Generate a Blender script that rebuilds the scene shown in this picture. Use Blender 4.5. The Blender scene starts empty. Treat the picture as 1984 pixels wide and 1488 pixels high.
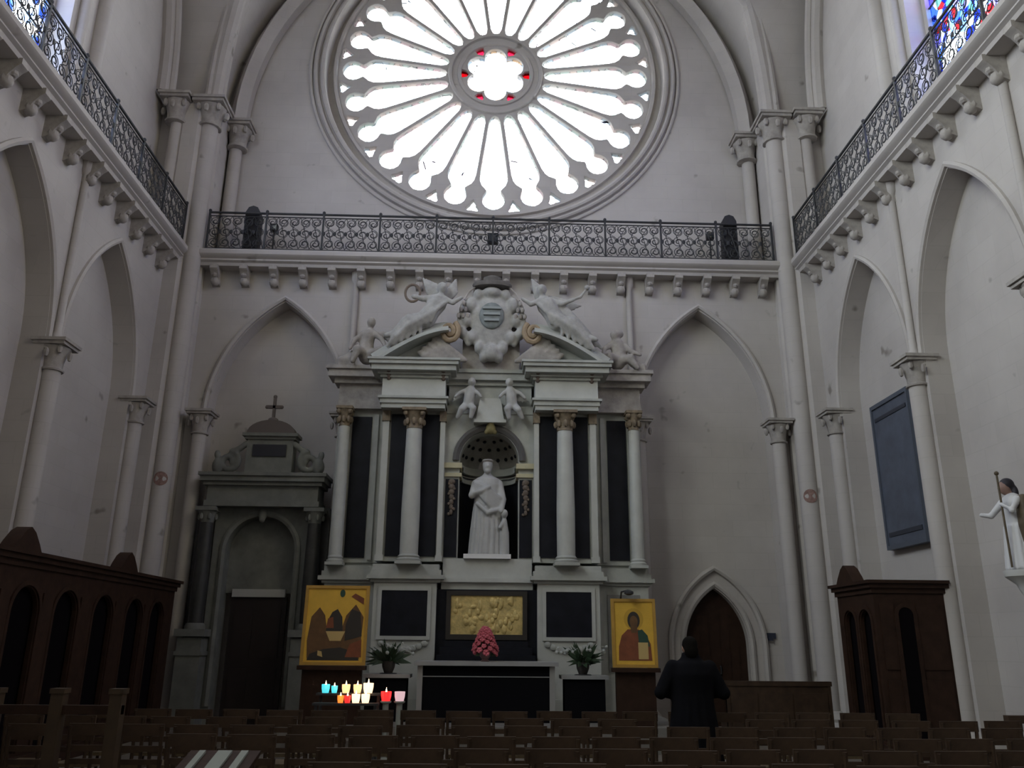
import bpy, bmesh, math, random
from mathutils import Vector, Matrix
from math import sin, cos, pi, sqrt, radians

scene = bpy.context.scene
C = scene.collection
random.seed(7)

# ------------------------------------------------------------------ camera
IMG_W, IMG_H = 1984.0, 1488.0
FPX = 1596.25
CAM_Z = 1.65
CAM_R = Matrix(((0.99942592, -0.0177254, -0.02887275),
                (-0.0328569, -0.29929645, -0.95359428),
                (0.00826133, 0.95399552, -0.29970703)))
cam_data = bpy.data.cameras.new('camera')
cam = bpy.data.objects.new('camera', cam_data)
C.objects.link(cam)
m4 = CAM_R.to_4x4()
# world axes are the rows of CAM_R, so the rotation takes camera vectors to world ones
m4.translation = Vector((0, 0, CAM_Z))
cam.matrix_world = m4
cam_data.sensor_fit = 'HORIZONTAL'
cam_data.sensor_width = 36.0
cam_data.lens = FPX / IMG_W * 36.0
cam_data.clip_end = 500
scene.camera = cam

# ------------------------------------------------------------------ sky and exposure
world = bpy.data.worlds.new('overcast_sky')
scene.world = world
world.use_nodes = True
bg = world.node_tree.nodes['Background']
bg.inputs['Color'].default_value = (1.0, 0.97, 0.915, 1)
bg.inputs['Strength'].default_value = 11.2
scene.view_settings.view_transform = 'Standard'
scene.view_settings.look = 'None'
scene.view_settings.exposure = 0.0
scene.view_settings.gamma = 1.0
scene.view_settings.use_curve_mapping = False
scene.cycles.use_denoising = True
scene.cycles.max_bounces = 8
scene.cycles.diffuse_bounces = 5
scene.cycles.transparent_max_bounces = 12
scene.cycles.sample_clamp_indirect = 6.0

XC = 0.05            # centre line of the transept
YB = 18.0            # lower back wall
YU = 18.7            # upper back wall, set back behind the gallery
XS = 7.5             # half width at the lower side walls
XU = 8.2             # half width at the upper side walls
LEDGE = 10.35        # top of the gallery ledge
YREAR = -14.0


def portal(name, loc, rot, sx, sy, shape='RECTANGLE'):
    """sky light guide standing in a window opening (emits nothing itself)"""
    l = bpy.data.lights.new(name, 'AREA')
    l.shape = shape
    l.size = sx
    l.size_y = sy
    l.cycles.is_portal = True
    o = bpy.data.objects.new(name, l)
    o.location = loc
    o.rotation_euler = rot
    C.objects.link(o)
    return o


def px(x, y, axis, val):
    """point where the photo pixel's ray meets the plane axis = val"""
    d = CAM_R @ Vector((x - IMG_W / 2, -(y - IMG_H / 2), -FPX))
    o = Vector((0, 0, CAM_Z))
    t = (val - o[axis]) / d[axis]
    return o + d * t


# ------------------------------------------------------------------ materials
MATS = {}


def mat(name, col, rough=0.75, metal=0.0, var=0.0, scale=3.0, bump=0.0, var2=None, coat=0.0, spec=None):
    if name in MATS:
        return MATS[name]
    m = bpy.data.materials.new(name)
    m.use_nodes = True
    nt = m.node_tree
    b = nt.nodes['Principled BSDF']
    b.inputs['Roughness'].default_value = rough
    b.inputs['Metallic'].default_value = metal
    if spec is not None:
        b.inputs['Specular IOR Level'].default_value = spec
    b.inputs['Base Color'].default_value = (*col, 1)
    m.diffuse_color = (*col, 1)
    if var > 0 or bump > 0:
        tc = nt.nodes.new('ShaderNodeTexCoord')
        n1 = nt.nodes.new('ShaderNodeTexNoise')
        n1.inputs['Scale'].default_value = scale
        n1.inputs['Detail'].default_value = 7
        n1.inputs['Roughness'].default_value = 0.62
        nt.links.new(tc.outputs['Object'], n1.inputs['Vector'])
        if var > 0:
            r = nt.nodes.new('ShaderNodeValToRGB')
            r.color_ramp.elements[0].position = 0.28
            r.color_ramp.elements[1].position = 0.72
            lo = tuple(max(0, c * (1 - var)) for c in col) if var2 is None else var2
            r.color_ramp.elements[0].color = (*lo, 1)
            r.color_ramp.elements[1].color = (*[min(1, c * (1 + var)) for c in col], 1)
            nt.links.new(n1.outputs['Fac'], r.inputs['Fac'])
            nt.links.new(r.outputs['Color'], b.inputs['Base Color'])
        if bump > 0:
            bp = nt.nodes.new('ShaderNodeBump')
            bp.inputs['Strength'].default_value = bump
            bp.inputs['Distance'].default_value = 0.03
            nt.links.new(n1.outputs['Fac'], bp.inputs['Height'])
            nt.links.new(bp.outputs['Normal'], b.inputs['Normal'])
    MATS[name] = m
    return m


def stone_wall_mat(name, col, var=0.12):
    """ashlar: broad tone drift, faint courses, a few small dark stains"""
    m = bpy.data.materials.new(name)
    m.use_nodes = True
    nt = m.node_tree
    b = nt.nodes['Principled BSDF']
    b.inputs['Roughness'].default_value = 0.9
    b.inputs['Specular IOR Level'].default_value = 0.2
    tc = nt.nodes.new('ShaderNodeTexCoord')
    n1 = nt.nodes.new('ShaderNodeTexNoise')
    n1.inputs['Scale'].default_value = 0.55
    n1.inputs['Detail'].default_value = 8
    n1.inputs['Roughness'].default_value = 0.6
    nt.links.new(tc.outputs['Object'], n1.inputs['Vector'])
    r = nt.nodes.new('ShaderNodeValToRGB')
    r.color_ramp.elements[0].position = 0.3
    r.color_ramp.elements[1].position = 0.7
    r.color_ramp.elements[0].color = (col[0] * (1 - var), col[1] * (1 - var * 1.1), col[2] * (1 - var * 1.05), 1)
    r.color_ramp.elements[1].color = (*[c * (1 + var * 0.6) for c in col], 1)
    nt.links.new(n1.outputs['Fac'], r.inputs['Fac'])
    # faint courses of ashlar: slow banding by height
    sep = nt.nodes.new('ShaderNodeSeparateXYZ')
    nt.links.new(tc.outputs['Object'], sep.inputs[0])
    comb = nt.nodes.new('ShaderNodeCombineXYZ')
    add = nt.nodes.new('ShaderNodeMath')
    add.operation = 'ADD'
    nt.links.new(sep.outputs['X'], add.inputs[0])
    nt.links.new(sep.outputs['Y'], add.inputs[1])
    nt.links.new(add.outputs[0], comb.inputs['X'])
    nt.links.new(sep.outputs['Z'], comb.inputs['Y'])
    br = nt.nodes.new('ShaderNodeTexBrick')
    br.inputs['Scale'].default_value = 1.0
    br.inputs['Brick Width'].default_value = 0.75
    br.inputs['Row Height'].default_value = 0.36
    br.inputs['Mortar Size'].default_value = 0.012
    br.inputs['Mortar Smooth'].default_value = 0.6
    br.inputs['Color1'].default_value = (1, 1, 1, 1)
    br.inputs['Color2'].default_value = (0.96, 0.957, 0.955, 1)
    br.inputs['Mortar'].default_value = (0.94, 0.94, 0.935, 1)
    nt.links.new(comb.outputs[0], br.inputs['Vector'])
    mx = nt.nodes.new('ShaderNodeMix')
    mx.data_type = 'RGBA'
    mx.blend_type = 'MULTIPLY'
    mx.inputs[0].default_value = 1.0
    nt.links.new(r.outputs['Color'], mx.inputs[6])
    nt.links.new(br.outputs['Color'], mx.inputs[7])
    # small stains
    n2 = nt.nodes.new('ShaderNodeTexNoise')
    n2.inputs['Scale'].default_value = 2.3
    n2.inputs['Detail'].default_value = 2
    nt.links.new(tc.outputs['Object'], n2.inputs['Vector'])
    r2 = nt.nodes.new('ShaderNodeValToRGB')
    r2.color_ramp.elements[0].position = 0.70
    r2.color_ramp.elements[1].position = 0.78
    r2.color_ramp.elements[0].color = (1, 1, 1, 1)
    r2.color_ramp.elements[1].color = (0.55, 0.53, 0.5, 1)
    nt.links.new(n2.outputs['Fac'], r2.inputs['Fac'])
    m2 = nt.nodes.new('ShaderNodeMix')
    m2.data_type = 'RGBA'
    m2.blend_type = 'MULTIPLY'
    m2.inputs[0].default_value = 1.0
    nt.links.new(mx.outputs[2], m2.inputs[6])
    nt.links.new(r2.outputs['Color'], m2.inputs[7])
    nt.links.new(m2.outputs[2], b.inputs['Base Color'])
    bp = nt.nodes.new('ShaderNodeBump')
    bp.inputs['Strength'].default_value = 0.15
    bp.inputs['Distance'].default_value = 0.02
    nt.links.new(n1.outputs['Fac'], bp.inputs['Height'])
    nt.links.new(bp.outputs['Normal'], b.inputs['Normal'])
    m.diffuse_color = (*col, 1)
    MATS[name] = m
    return m


def glass_mat(name, cols, scale=0.0, lead=0.0):
    """window glass: lets the daylight through, tinted; scale > 0 gives leaded pieces of several colours"""
    m = bpy.data.materials.new(name)
    m.use_nodes = True
    nt = m.node_tree
    nt.nodes.clear()
    out = nt.nodes.new('ShaderNodeOutputMaterial')
    tr = nt.nodes.new('ShaderNodeBsdfTransparent')
    nt.links.new(tr.outputs[0], out.inputs['Surface'])
    tr.inputs['Color'].default_value = (*cols[0], 1)
    if scale > 0:
        tc = nt.nodes.new('ShaderNodeTexCoord')
        v = nt.nodes.new('ShaderNodeTexVoronoi')
        v.inputs['Scale'].default_value = scale
        nt.links.new(tc.outputs['Object'], v.inputs['Vector'])
        sepc = nt.nodes.new('ShaderNodeSeparateColor')
        nt.links.new(v.outputs['Color'], sepc.inputs[0])
        r = nt.nodes.new('ShaderNodeValToRGB')
        r.color_ramp.interpolation = 'CONSTANT'
        els = r.color_ramp.elements
        els[0].position = 0
        els[0].color = (*cols[0], 1)
        els[1].position = 1.0 / len(cols)
        els[1].color = (*cols[1], 1)
        for i in range(2, len(cols)):
            e = els.new(i / len(cols))
            e.color = (*cols[i], 1)
        nt.links.new(sepc.outputs[0], r.inputs['Fac'])
        v2 = nt.nodes.new('ShaderNodeTexVoronoi')
        v2.feature = 'DISTANCE_TO_EDGE'
        v2.inputs['Scale'].default_value = scale
        nt.links.new(tc.outputs['Object'], v2.inputs['Vector'])
        g = nt.nodes.new('ShaderNodeMath')
        g.operation = 'GREATER_THAN'
        g.inputs[1].default_value = lead
        nt.links.new(v2.outputs['Distance'], g.inputs[0])
        mx = nt.nodes.new('ShaderNodeMix')
        mx.data_type = 'RGBA'
        mx.inputs[6].default_value = (0.005, 0.005, 0.008, 1)
        nt.links.new(g.outputs[0], mx.inputs[0])
        nt.links.new(r.outputs['Color'], mx.inputs[7])
        nt.links.new(mx.outputs[2], tr.inputs['Color'])
    m.diffuse_color = (*cols[0], 1)
    MATS[name] = m
    return m


def emit_mat(name, col, strength):
    m = bpy.data.materials.new(name)
    m.use_nodes = True
    b = m.node_tree.nodes['Principled BSDF']
    b.inputs['Base Color'].default_value = (*col, 1)
    b.inputs['Emission Color'].default_value = (*col, 1)
    b.inputs['Emission Strength'].default_value = strength
    MATS[name] = m
    return m


STONE = stone_wall_mat('pale_ashlar', (0.50, 0.475, 0.45))
STONE_D = mat('carved_stone', (0.36, 0.335, 0.31), 0.9, var=0.3, scale=4, bump=0.3)
STONE_R = mat('retable_stone', (0.40, 0.41, 0.375), 0.75, var=0.18, scale=2.5, bump=0.1)
MARBLE_W = mat('pale_marble', (0.48, 0.49, 0.455), 0.5, var=0.12, scale=2.2)
MARBLE_B = mat('black_marble', (0.010, 0.011, 0.016), 0.5, var=0.4, scale=3, spec=0.2)
SCULPT = mat('sculpted_stone', (0.40, 0.395, 0.375), 0.85, var=0.25, scale=5, bump=0.2)
STATUE_W = mat('white_statue_marble', (0.44, 0.44, 0.425), 0.6, var=0.1, scale=4)
IRON = mat('wrought_iron', (0.03, 0.031, 0.034), 0.6, var=0.3, scale=8)
WOOD = mat('dark_oak', (0.032, 0.016, 0.010), 0.6, var=0.35, scale=6, bump=0.1, spec=0.2)
WOOD_M = mat('chair_wood', (0.05, 0.03, 0.018), 0.55, var=0.45, scale=5, spec=0.3)
RUSH = mat('rush_seat', (0.10, 0.07, 0.036), 0.85, var=0.35, scale=20)
GOLD = mat('gilded_relief', (0.62, 0.47, 0.18), 0.5, metal=0.25, var=0.3, scale=9, bump=0.6)
GOLD_I = mat('icon_gold', (0.66, 0.40, 0.045), 0.55, var=0.12, scale=4)
BLACK = mat('black_cloth', (0.006, 0.006, 0.008), 0.9, spec=0.08)
SLATE = mat('blue_slate', (0.085, 0.10, 0.135), 0.5, var=0.25, scale=2.5)
FLOOR_M = mat('worn_floor_stone', (0.16, 0.14, 0.12), 0.5, var=0.3, scale=1.5)


# ------------------------------------------------------------------ mesh building
ORG = {}


class MB:
    def __init__(self):
        self.v = []
        self.f = []

    def add(self, vs, fs):
        k = len(self.v)
        self.v += [tuple(p) for p in vs]
        self.f += [tuple(i + k for i in q) for q in fs]
        return self

    def box(self, x0, x1, y0, y1, z0, z1):
        x0, x1 = min(x0, x1), max(x0, x1)
        y0, y1 = min(y0, y1), max(y0, y1)
        z0, z1 = min(z0, z1), max(z0, z1)
        vs = [(x, y, z) for z in (z0, z1) for y in (y0, y1) for x in (x0, x1)]
        return self.add(vs, [(0, 2, 3, 1), (4, 5, 7, 6), (0, 1, 5, 4), (2, 6, 7, 3), (0, 4, 6, 2), (1, 3, 7, 5)])

    def prism(self, poly, axis, a, b):
        """poly in the two other axes (in x,y,z order), drawn out from a to b along axis"""
        n = len(poly)

        def mk(p, t):
            q = list(p)
            q.insert(axis, t)
            return q
        vs = [mk(p, a) for p in poly] + [mk(p, b) for p in poly]
        fs = [tuple(range(n)), tuple(range(2 * n - 1, n - 1, -1))]
        fs += [(i, (i + 1) % n, n + (i + 1) % n, n + i) for i in range(n)]
        return self.add(vs, fs)

    def lathe(self, prof, cx, cy, n=16, a0=0.0, a1=2 * pi, sx=1.0, sy=1.0):
        full = abs(a1 - a0 - 2 * pi) < 1e-6
        m = n if full else n + 1
        vs = []
        for r, z in prof:
            for i in range(m):
                a = a0 + (a1 - a0) * i / n
                vs.append((cx + r * cos(a) * sx, cy + r * sin(a) * sy, z))
        fs = []
        for j in range(len(prof) - 1):
            for i in range(n):
                i2 = (i + 1) % m
                fs.append((j * m + i, j * m + i2, (j + 1) * m + i2, (j + 1) * m + i))
        if full:
            fs.append(tuple(range(m - 1, -1, -1)))
            k = (len(prof) - 1) * m
            fs.append(tuple(range(k, k + m)))
        return self.add(vs, fs)

    def tube(self, pts, r, n=8, caps=True):
        pts = [Vector(p) for p in pts]
        rs = r if isinstance(r, (list, tuple)) else [r] * len(pts)
        vs, fs = [], []
        ref = None
        for i, p in enumerate(pts):
            t = (pts[min(i + 1, len(pts) - 1)] - pts[max(i - 1, 0)])
            if t.length < 1e-9:
                t = Vector((0, 0, 1))
            t.normalize()
            if ref is None:
                ref = Vector((0, 0, 1)) if abs(t.z) < 0.9 else Vector((1, 0, 0))
            s = t.cross(ref)
            if s.length < 1e-6:
                s = t.cross(Vector((0, 1, 0)))
            s.normalize()
            u = s.cross(t).normalized()
            ref = u
            for k in range(n):
                a = 2 * pi * k / n
                vs.append(p + (s * cos(a) + u * sin(a)) * rs[i])
        for i in range(len(pts) - 1):
            for k in range(n):
                k2 = (k + 1) % n
                fs.append((i * n + k, i * n + k2, (i + 1) * n + k2, (i + 1) * n + k))
        if caps:
            fs.append(tuple(range(n - 1, -1, -1)))
            b = (len(pts) - 1) * n
            fs.append(tuple(range(b, b + n)))
        return self.add(vs, fs)

    def sweep(self, prof, path, nrm, closed=False):
        """profile (a = sideways in the path's plane, b = along nrm) carried along a planar path"""
        nrm = Vector(nrm).normalized()
        path = [Vector(p) for p in path]
        m = len(prof)
        n = len(path)
        vs, fs = [], []
        for i, p in enumerate(path):
            if closed:
                t = path[(i + 1) % n] - path[(i - 1) % n]
            else:
                t = path[min(i + 1, n - 1)] - path[max(i - 1, 0)]
            t.normalize()
            s = t.cross(nrm).normalized()
            for a, b in prof:
                vs.append(p + s * a + nrm * b)
        for i in range(n if closed else n - 1):
            j = (i + 1) % n
            for k in range(m):
                k2 = (k + 1) % m
                fs.append((i * m + k, i * m + k2, j * m + k2, j * m + k))
        if not closed:
            fs.append(tuple(range(m - 1, -1, -1)))
            fs.append(tuple(range((n - 1) * m, n * m)))
        return self.add(vs, fs)

    def ell(self, c, r, rot=None, n=12, m=8):
        c = Vector(c)
        if not isinstance(r, (tuple, list)):
            r = (r, r, r)
        vs, fs = [], []
        for j in range(m + 1):
            th = pi * j / m
            for i in range(n):
                a = 2 * pi * i / n
                p = Vector((r[0] * sin(th) * cos(a), r[1] * sin(th) * sin(a), r[2] * cos(th)))
                if rot is not None:
                    p = rot @ p
                vs.append(c + p)
        for j in range(m):
            for i in range(n):
                i2 = (i + 1) % n
                fs.append((j * n + i, (j + 1) * n + i, (j + 1) * n + i2, j * n + i2))
        return self.add(vs, fs)

    def limb(self, pts, rs, n=10):
        """tapering limb with round joints"""
        self.tube(pts, rs, n)
        for p, r in zip(pts, rs):
            self.ell(p, r, n=n, m=6)
        return self

    def mesh(self, name, off=Vector((0, 0, 0)), sharp=35):
        me = bpy.data.meshes.new(name)
        me.from_pydata([Vector(p) - off for p in self.v], [], self.f)
        bm = bmesh.new()
        bm.from_mesh(me)
        bmesh.ops.remove_doubles(bm, verts=bm.verts, dist=1e-5)
        bmesh.ops.recalc_face_normals(bm, faces=bm.faces)
        bm.to_mesh(me)
        bm.free()
        if sharp is not None:
            for p in me.polygons:
                p.use_smooth = True
            me.set_sharp_from_angle(angle=radians(sharp))
        return me

    def build(self, name, material, parent=None, loc=None, sharp=35):
        off = Vector(loc) if loc is not None else (ORG[parent] if parent is not None else Vector((0, 0, 0)))
        o = bpy.data.objects.new(name, self.mesh(name, off, sharp))
        o.data.materials.append(material)
        C.objects.link(o)
        if parent is not None:
            o.parent = parent
            ORG[o] = off
        else:
            o.location = off
            ORG[o] = off
        return o


def tag(o, label=None, cat=None, group=None, kind=None):
    if label:
        o['label'] = label
    if cat:
        o['category'] = cat
    if group:
        o['group'] = group
    if kind:
        o['kind'] = kind
    return o


def thing(name, label, cat, loc=(0, 0, 0), group=None):
    o = bpy.data.objects.new(name, None)
    o.empty_display_size = 0.2
    o.location = loc
    C.objects.link(o)
    ORG[o] = Vector(loc)
    return tag(o, label, cat, group)


def copy_tree(o, parent=None):
    c = o.copy()
    C.objects.link(c)
    if parent is not None:
        c.parent = parent
    for ch in o.children:
        copy_tree(ch, c)
    return c


def sculpt(mb, name, material, parent=None, loc=None, voxel=0.03, smooth=3):
    """fuse overlapping masses into one continuous carved surface"""
    me = mb.mesh('tmp', Vector((0, 0, 0)), None)
    o = bpy.data.objects.new('tmp', me)
    C.objects.link(o)
    r = o.modifiers.new('r', 'REMESH')
    r.mode = 'VOXEL'
    r.voxel_size = voxel
    s = o.modifiers.new('s', 'SMOOTH')
    s.iterations = smooth
    s.factor = 0.5
    dg = bpy.context.evaluated_depsgraph_get()
    me2 = bpy.data.meshes.new_from_object(o.evaluated_get(dg))
    bpy.data.objects.remove(o)
    bpy.data.meshes.remove(me)
    off = Vector(loc) if loc is not None else (ORG[parent] if parent is not None else Vector((0, 0, 0)))
    me2.transform(Matrix.Translation(-off))
    for p in me2.polygons:
        p.use_smooth = True
    me2.name = name
    me2.materials.clear()
    me2.materials.append(material)
    ob = bpy.data.objects.new(name, me2)
    C.objects.link(ob)
    if parent is not None:
        ob.parent = parent
    else:
        ob.location = off
    ORG[ob] = off
    return ob


def plate(name, outer, holes, mapf, t, material, parent=None, kind=None, bevel=0.0):
    """flat slab with openings: outlines in (u, v), mapf(u, v, w) -> xyz with w in 0..t"""
    cu = bpy.data.curves.new('tmp', 'CURVE')
    cu.dimensions = '2D'
    cu.fill_mode = 'BOTH'
    cu.extrude = t / 2 - bevel
    if bevel:
        cu.bevel_depth = bevel
        cu.bevel_resolution = 1
        cu.offset = -bevel
    for loop in [outer] + list(holes):
        s = cu.splines.new('POLY')
        s.points.add(len(loop) - 1)
        for p, q in zip(s.points, loop):
            p.co = (q[0], q[1], 0, 1)
        s.use_cyclic_u = True
    o = bpy.data.objects.new('tmp', cu)
    C.objects.link(o)
    dg = bpy.context.evaluated_depsgraph_get()
    me = bpy.data.meshes.new_from_object(o.evaluated_get(dg))
    bpy.data.objects.remove(o)
    off = ORG[parent] if parent is not None else Vector((0, 0, 0))
    for v in me.vertices:
        v.co = Vector(mapf(v.co.x, v.co.y, v.co.z + t / 2)) - off
    bm = bmesh.new()
    bm.from_mesh(me)
    bmesh.ops.remove_doubles(bm, verts=bm.verts, dist=1e-5)
    bmesh.ops.recalc_face_normals(bm, faces=bm.faces)
    bm.to_mesh(me)
    bm.free()
    for p in me.polygons:
        p.use_smooth = True
    me.set_sharp_from_angle(angle=radians(30))
    me.name = name
    me.materials.clear()
    me.materials.append(material)
    ob = bpy.data.objects.new(name, me)
    C.objects.link(ob)
    if parent is not None:
        ob.parent = parent
    ORG[ob] = off
    if kind:
        ob['kind'] = kind
    return ob


def pointed(cx, half, z0, zs, za, n=14):
    """outline of a pointed-arch opening, from the foot up and round"""
    h = za - zs
    r = (h * h + half * half) / (2 * half)
    pts = [(cx - half, z0)]
    right = []
    a1 = math.asin(min(1, h / r)) if r >= half else pi - math.asin(min(1, h / r))
    for i in range(n + 1):
        a = a1 * i / n
        x = cx - half + r - r * cos(a)
        pts.append((x, zs + r * sin(a)))
    for i in range(n - 1, -1, -1):
        a = a1 * i / n
        x = cx + half - r + r * cos(a)
        pts.append((x, zs + r * sin(a)))
    pts.append((cx + half, z0))
    return pts


def rounded(cx, half, z0, zs, n=20):
    return [(cx - half, z0)] + [(cx - half * cos(pi * i / n), zs + half * sin(pi * i / n)) for i in range(n + 1)] + [(cx + half, z0)]


def circle(cx, cz, r, n=72):
    return [(cx + r * cos(2 * pi * i / n), cz + r * sin(2 * pi * i / n)) for i in range(n)]

# ================================================================== the building
def mx_(s):
    """mirror sign helper: x position for side s (-1 left, 1 right)"""
    return lambda d: XC + s * d


back_map = lambda y0: (lambda u, v, w: (u, y0 + w, v))
ARCH_B = [(XC - 4.82, 1.5), (XC + 4.9, 1.5)]
SPR, APX = 6.5, 9.22

# floor and outside ground
fl = MB().box(-9.5, 9.6, YREAR - 0.5, 19.6, -0.3, 0.0).build('floor', FLOOR_M)
tag(fl, kind='structure')
gr = MB().box(-90, 90, -90, 90, -0.6, -0.32).build('floor_outside_ground', mat('outside_paving', (0.25, 0.25, 0.24), 0.9))
tag(gr, kind='structure')

# back wall, lower: front layer with blind arches, rear layer with the door opening
holes = [pointed(c, h, -0.1, SPR, APX) for c, h in ARCH_B]
wb = plate('wall_back', [(-7.6, -0.25), (7.7, -0.25), (7.7, 10.0), (-7.6, 10.0)], holes, back_map(YB), 0.45, STONE, kind='structure')
DOOR_C, DOOR_H = 5.04, 0.68
door_hole = pointed(DOOR_C, DOOR_H, -0.1, 1.62, 2.83)
wb2 = plate('recess_wall', [(-8.0, -0.25), (8.0, -0.25), (8.0, 10.0), (-8.0, 10.0)], [door_hole], back_map(YB + 0.45), 0.5, STONE, parent=wb)
# arch mouldings on the back wall
for c, h in ARCH_B:
    pth = [(x, YB, z) for x, z in pointed(c, h + 0.07, 6.3, SPR, APX + 0.09)]
    MB().sweep([(-0.05, -0.0), (-0.05, 0.06), (0, 0.09), (0.05, 0.06), (0.05, 0.0)], pth, (0, -1, 0)).build('arch_moulding', STONE, wb)

# upper back wall with the rose opening
ROSE_Z = 16.42
wu = plate('wall_back_upper', [(-8.6, 9.9), (8.7, 9.9), (8.7, 24.5), (-8.6, 24.5)], [circle(XC, ROSE_Z, 4.56, 96)], back_map(YU), 0.75, STONE, kind='structure')
for r0, d, wd in ((4.62, 0.10, 0.07), (4.80, 0.13, 0.06), (4.94, 0.07, 0.05)):
    pth = [(x, YU, z) for x, z in circle(XC, ROSE_Z, r0, 96)]
    MB().sweep([(-wd, 0), (-wd * .7, d * .8), (0, d), (wd * .7, d * .8), (wd, 0)], pth, (0, -1, 0), closed=True).build('rose_moulding', STONE, wu)

# side walls
ARCH_S = [15.17, 11.72, 8.27, 4.82, 1.37]
WIN_F = [(11.1, 2.2, 11.2, 16.0, 19.6), (5.4, 2.5, 11.2, 16.0, 19.6)]  # second window is unseen, added to brighten the opposite wall
WIN_SIDE = {-1: WIN_F + [(-1.8, 3.1, 11.0, 16.0, 20.0)], 1: WIN_F}  # extra left window is unseen, added and sized to light the right wall
for s, nm in ((-1, 'left'), (1, 'right')):
    X0 = XC + s * XS
    XU0 = XC + s * XU
    mp = lambda x0: (lambda u, v, w: (x0 + s * w, u, v))
    holes = [pointed(c, 1.5, -0.1, SPR - 0.05, APX) for c in ARCH_S]
    w1 = plate('wall_' + nm, [(YREAR, -0.25), (18.3, -0.25), (18.3, 10.0), (YREAR, 10.0)], holes, mp(X0), 0.42, STONE, kind='structure')
    plate('recess_wall', [(YREAR, -0.25), (18.9, -0.25), (18.9, 10.0), (YREAR, 10.0)], [], mp(X0 + s * 0.42), 0.4, STONE, parent=w1)
    for c in ARCH_S[:3]:
        pth = [(X0, y, z) for y, z in pointed(c, 1.56, 6.3, SPR - 0.05, APX + 0.08)]
        MB().sweep([(-0.05, -0.0), (-0.05, 0.05), (0, 0.075), (0.05, 0.05), (0.05, 0.0)], pth, (-s, 0, 0)).build('arch_moulding', STONE, w1)
    holes = [pointed(c, h, z0, zs, za) for c, h, z0, zs, za in WIN_SIDE[s]]
    w2 = plate('wall_%s_upper' % nm, [(YREAR, 9.9), (19.4, 9.9), (19.4, 24.5), (YREAR, 24.5)], holes, mp(XU0), 0.7, STONE, kind='structure')

# rear wall behind the viewer
tag(MB().box(-9.4, 9.5, YREAR - 0.7, YREAR, -0.25, 24.5).build('wall_rear', STONE), kind='structure')

# vaults over both bays
def arc_h(d, half, h0, h1):
    """height of a pointed vault at distance d from the springing line"""
    if d <= 0:
        return h0
    h = h1 - h0
    r = (h * h + half * half) / (2 * half)
    d = min(d, half)
    return h0 + sqrt(max(0, r * r - (r - d) ** 2))


SPV = 14.35
def vault_z(x, y, yc, hy):
    f = arc_h(7.0 - abs(x - XC), 7.0, SPV, 22.0)
    g = arc_h(hy - abs(y - yc), hy, SPV, 22.0)
    return max(f, g)


def vault(yc, hy, y0, y1, name):
    n = 56
    vs, fs = [], []
    xs = [XC - 8.6 + 17.2 * i / n for i in range(n + 1)]
    ys = [y0 + (y1 - y0) * i / n for i in range(n + 1)]
    for y in ys:
        for x in xs:
            vs.append((x, y, vault_z(x, y, yc, hy)))
    for y in ys:
        for x in xs:
            vs.append((x, y, vault_z(x, y, yc, hy) + 0.35))
    m = (n + 1) * (n + 1)
    for j in range(n):
        for i in range(n):
            a = j * (n + 1) + i
            fs.append((a, a + 1, a + n + 2, a + n + 1))
            fs.append((a + m, a + n + 1 + m, a + n + 2 + m, a + 1 + m))
    ob = MB().add(vs, fs).build(name, STONE, sharp=25)
    return tag(ob, kind='structure')


BAY_C, BAY_H = 10.35, 7.35
vault(BAY_C, BAY_H, 2.6, 19.3, 'ceiling')
vault(-5.7, 8.0, YREAR, 2.6, 'ceiling_rear_bay')
cap = MB().box(-9.4, 9.5, YREAR, 19.5, 24.4, 24.9).build('ceiling_roof', mat('roof_boards', (0.2, 0.19, 0.18), 0.9))
tag(cap, kind='structure')

RIBP = [(-0.17, -0.12), (-0.17, 0.1), (-0.08, 0.16), (-0.07, 0.26), (0, 0.31), (0.07, 0.26), (0.08, 0.16), (0.17, 0.1), (0.17, -0.12)]


def arc_path(p0, p1, za, n=20):
    """half arch from p0 (springing) up to the point above p1 at height za"""
    p0, p1 = Vector(p0), Vector(p1)
    half = (Vector((p1.x, p1.y)) - Vector((p0.x, p0.y))).length
    out = []
    for i in range(n + 1):
        t = 1 - cos(pi / 2 * i / n)
        z = arc_h(t * half, half, p0.z, za)
        out.append((p0.x + (p1.x - p0.x) * t, p0.y + (p1.y - p0.y) * t, z))
    return out


def rib(idx, a, b):
    o = MB()
    for q, nrm, prof in (a, b):
        o.sweep(prof, q, nrm)
    ob = o.build('trim_%d' % idx, STONE)
    tag(ob, kind='structure')
    return ob


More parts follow.
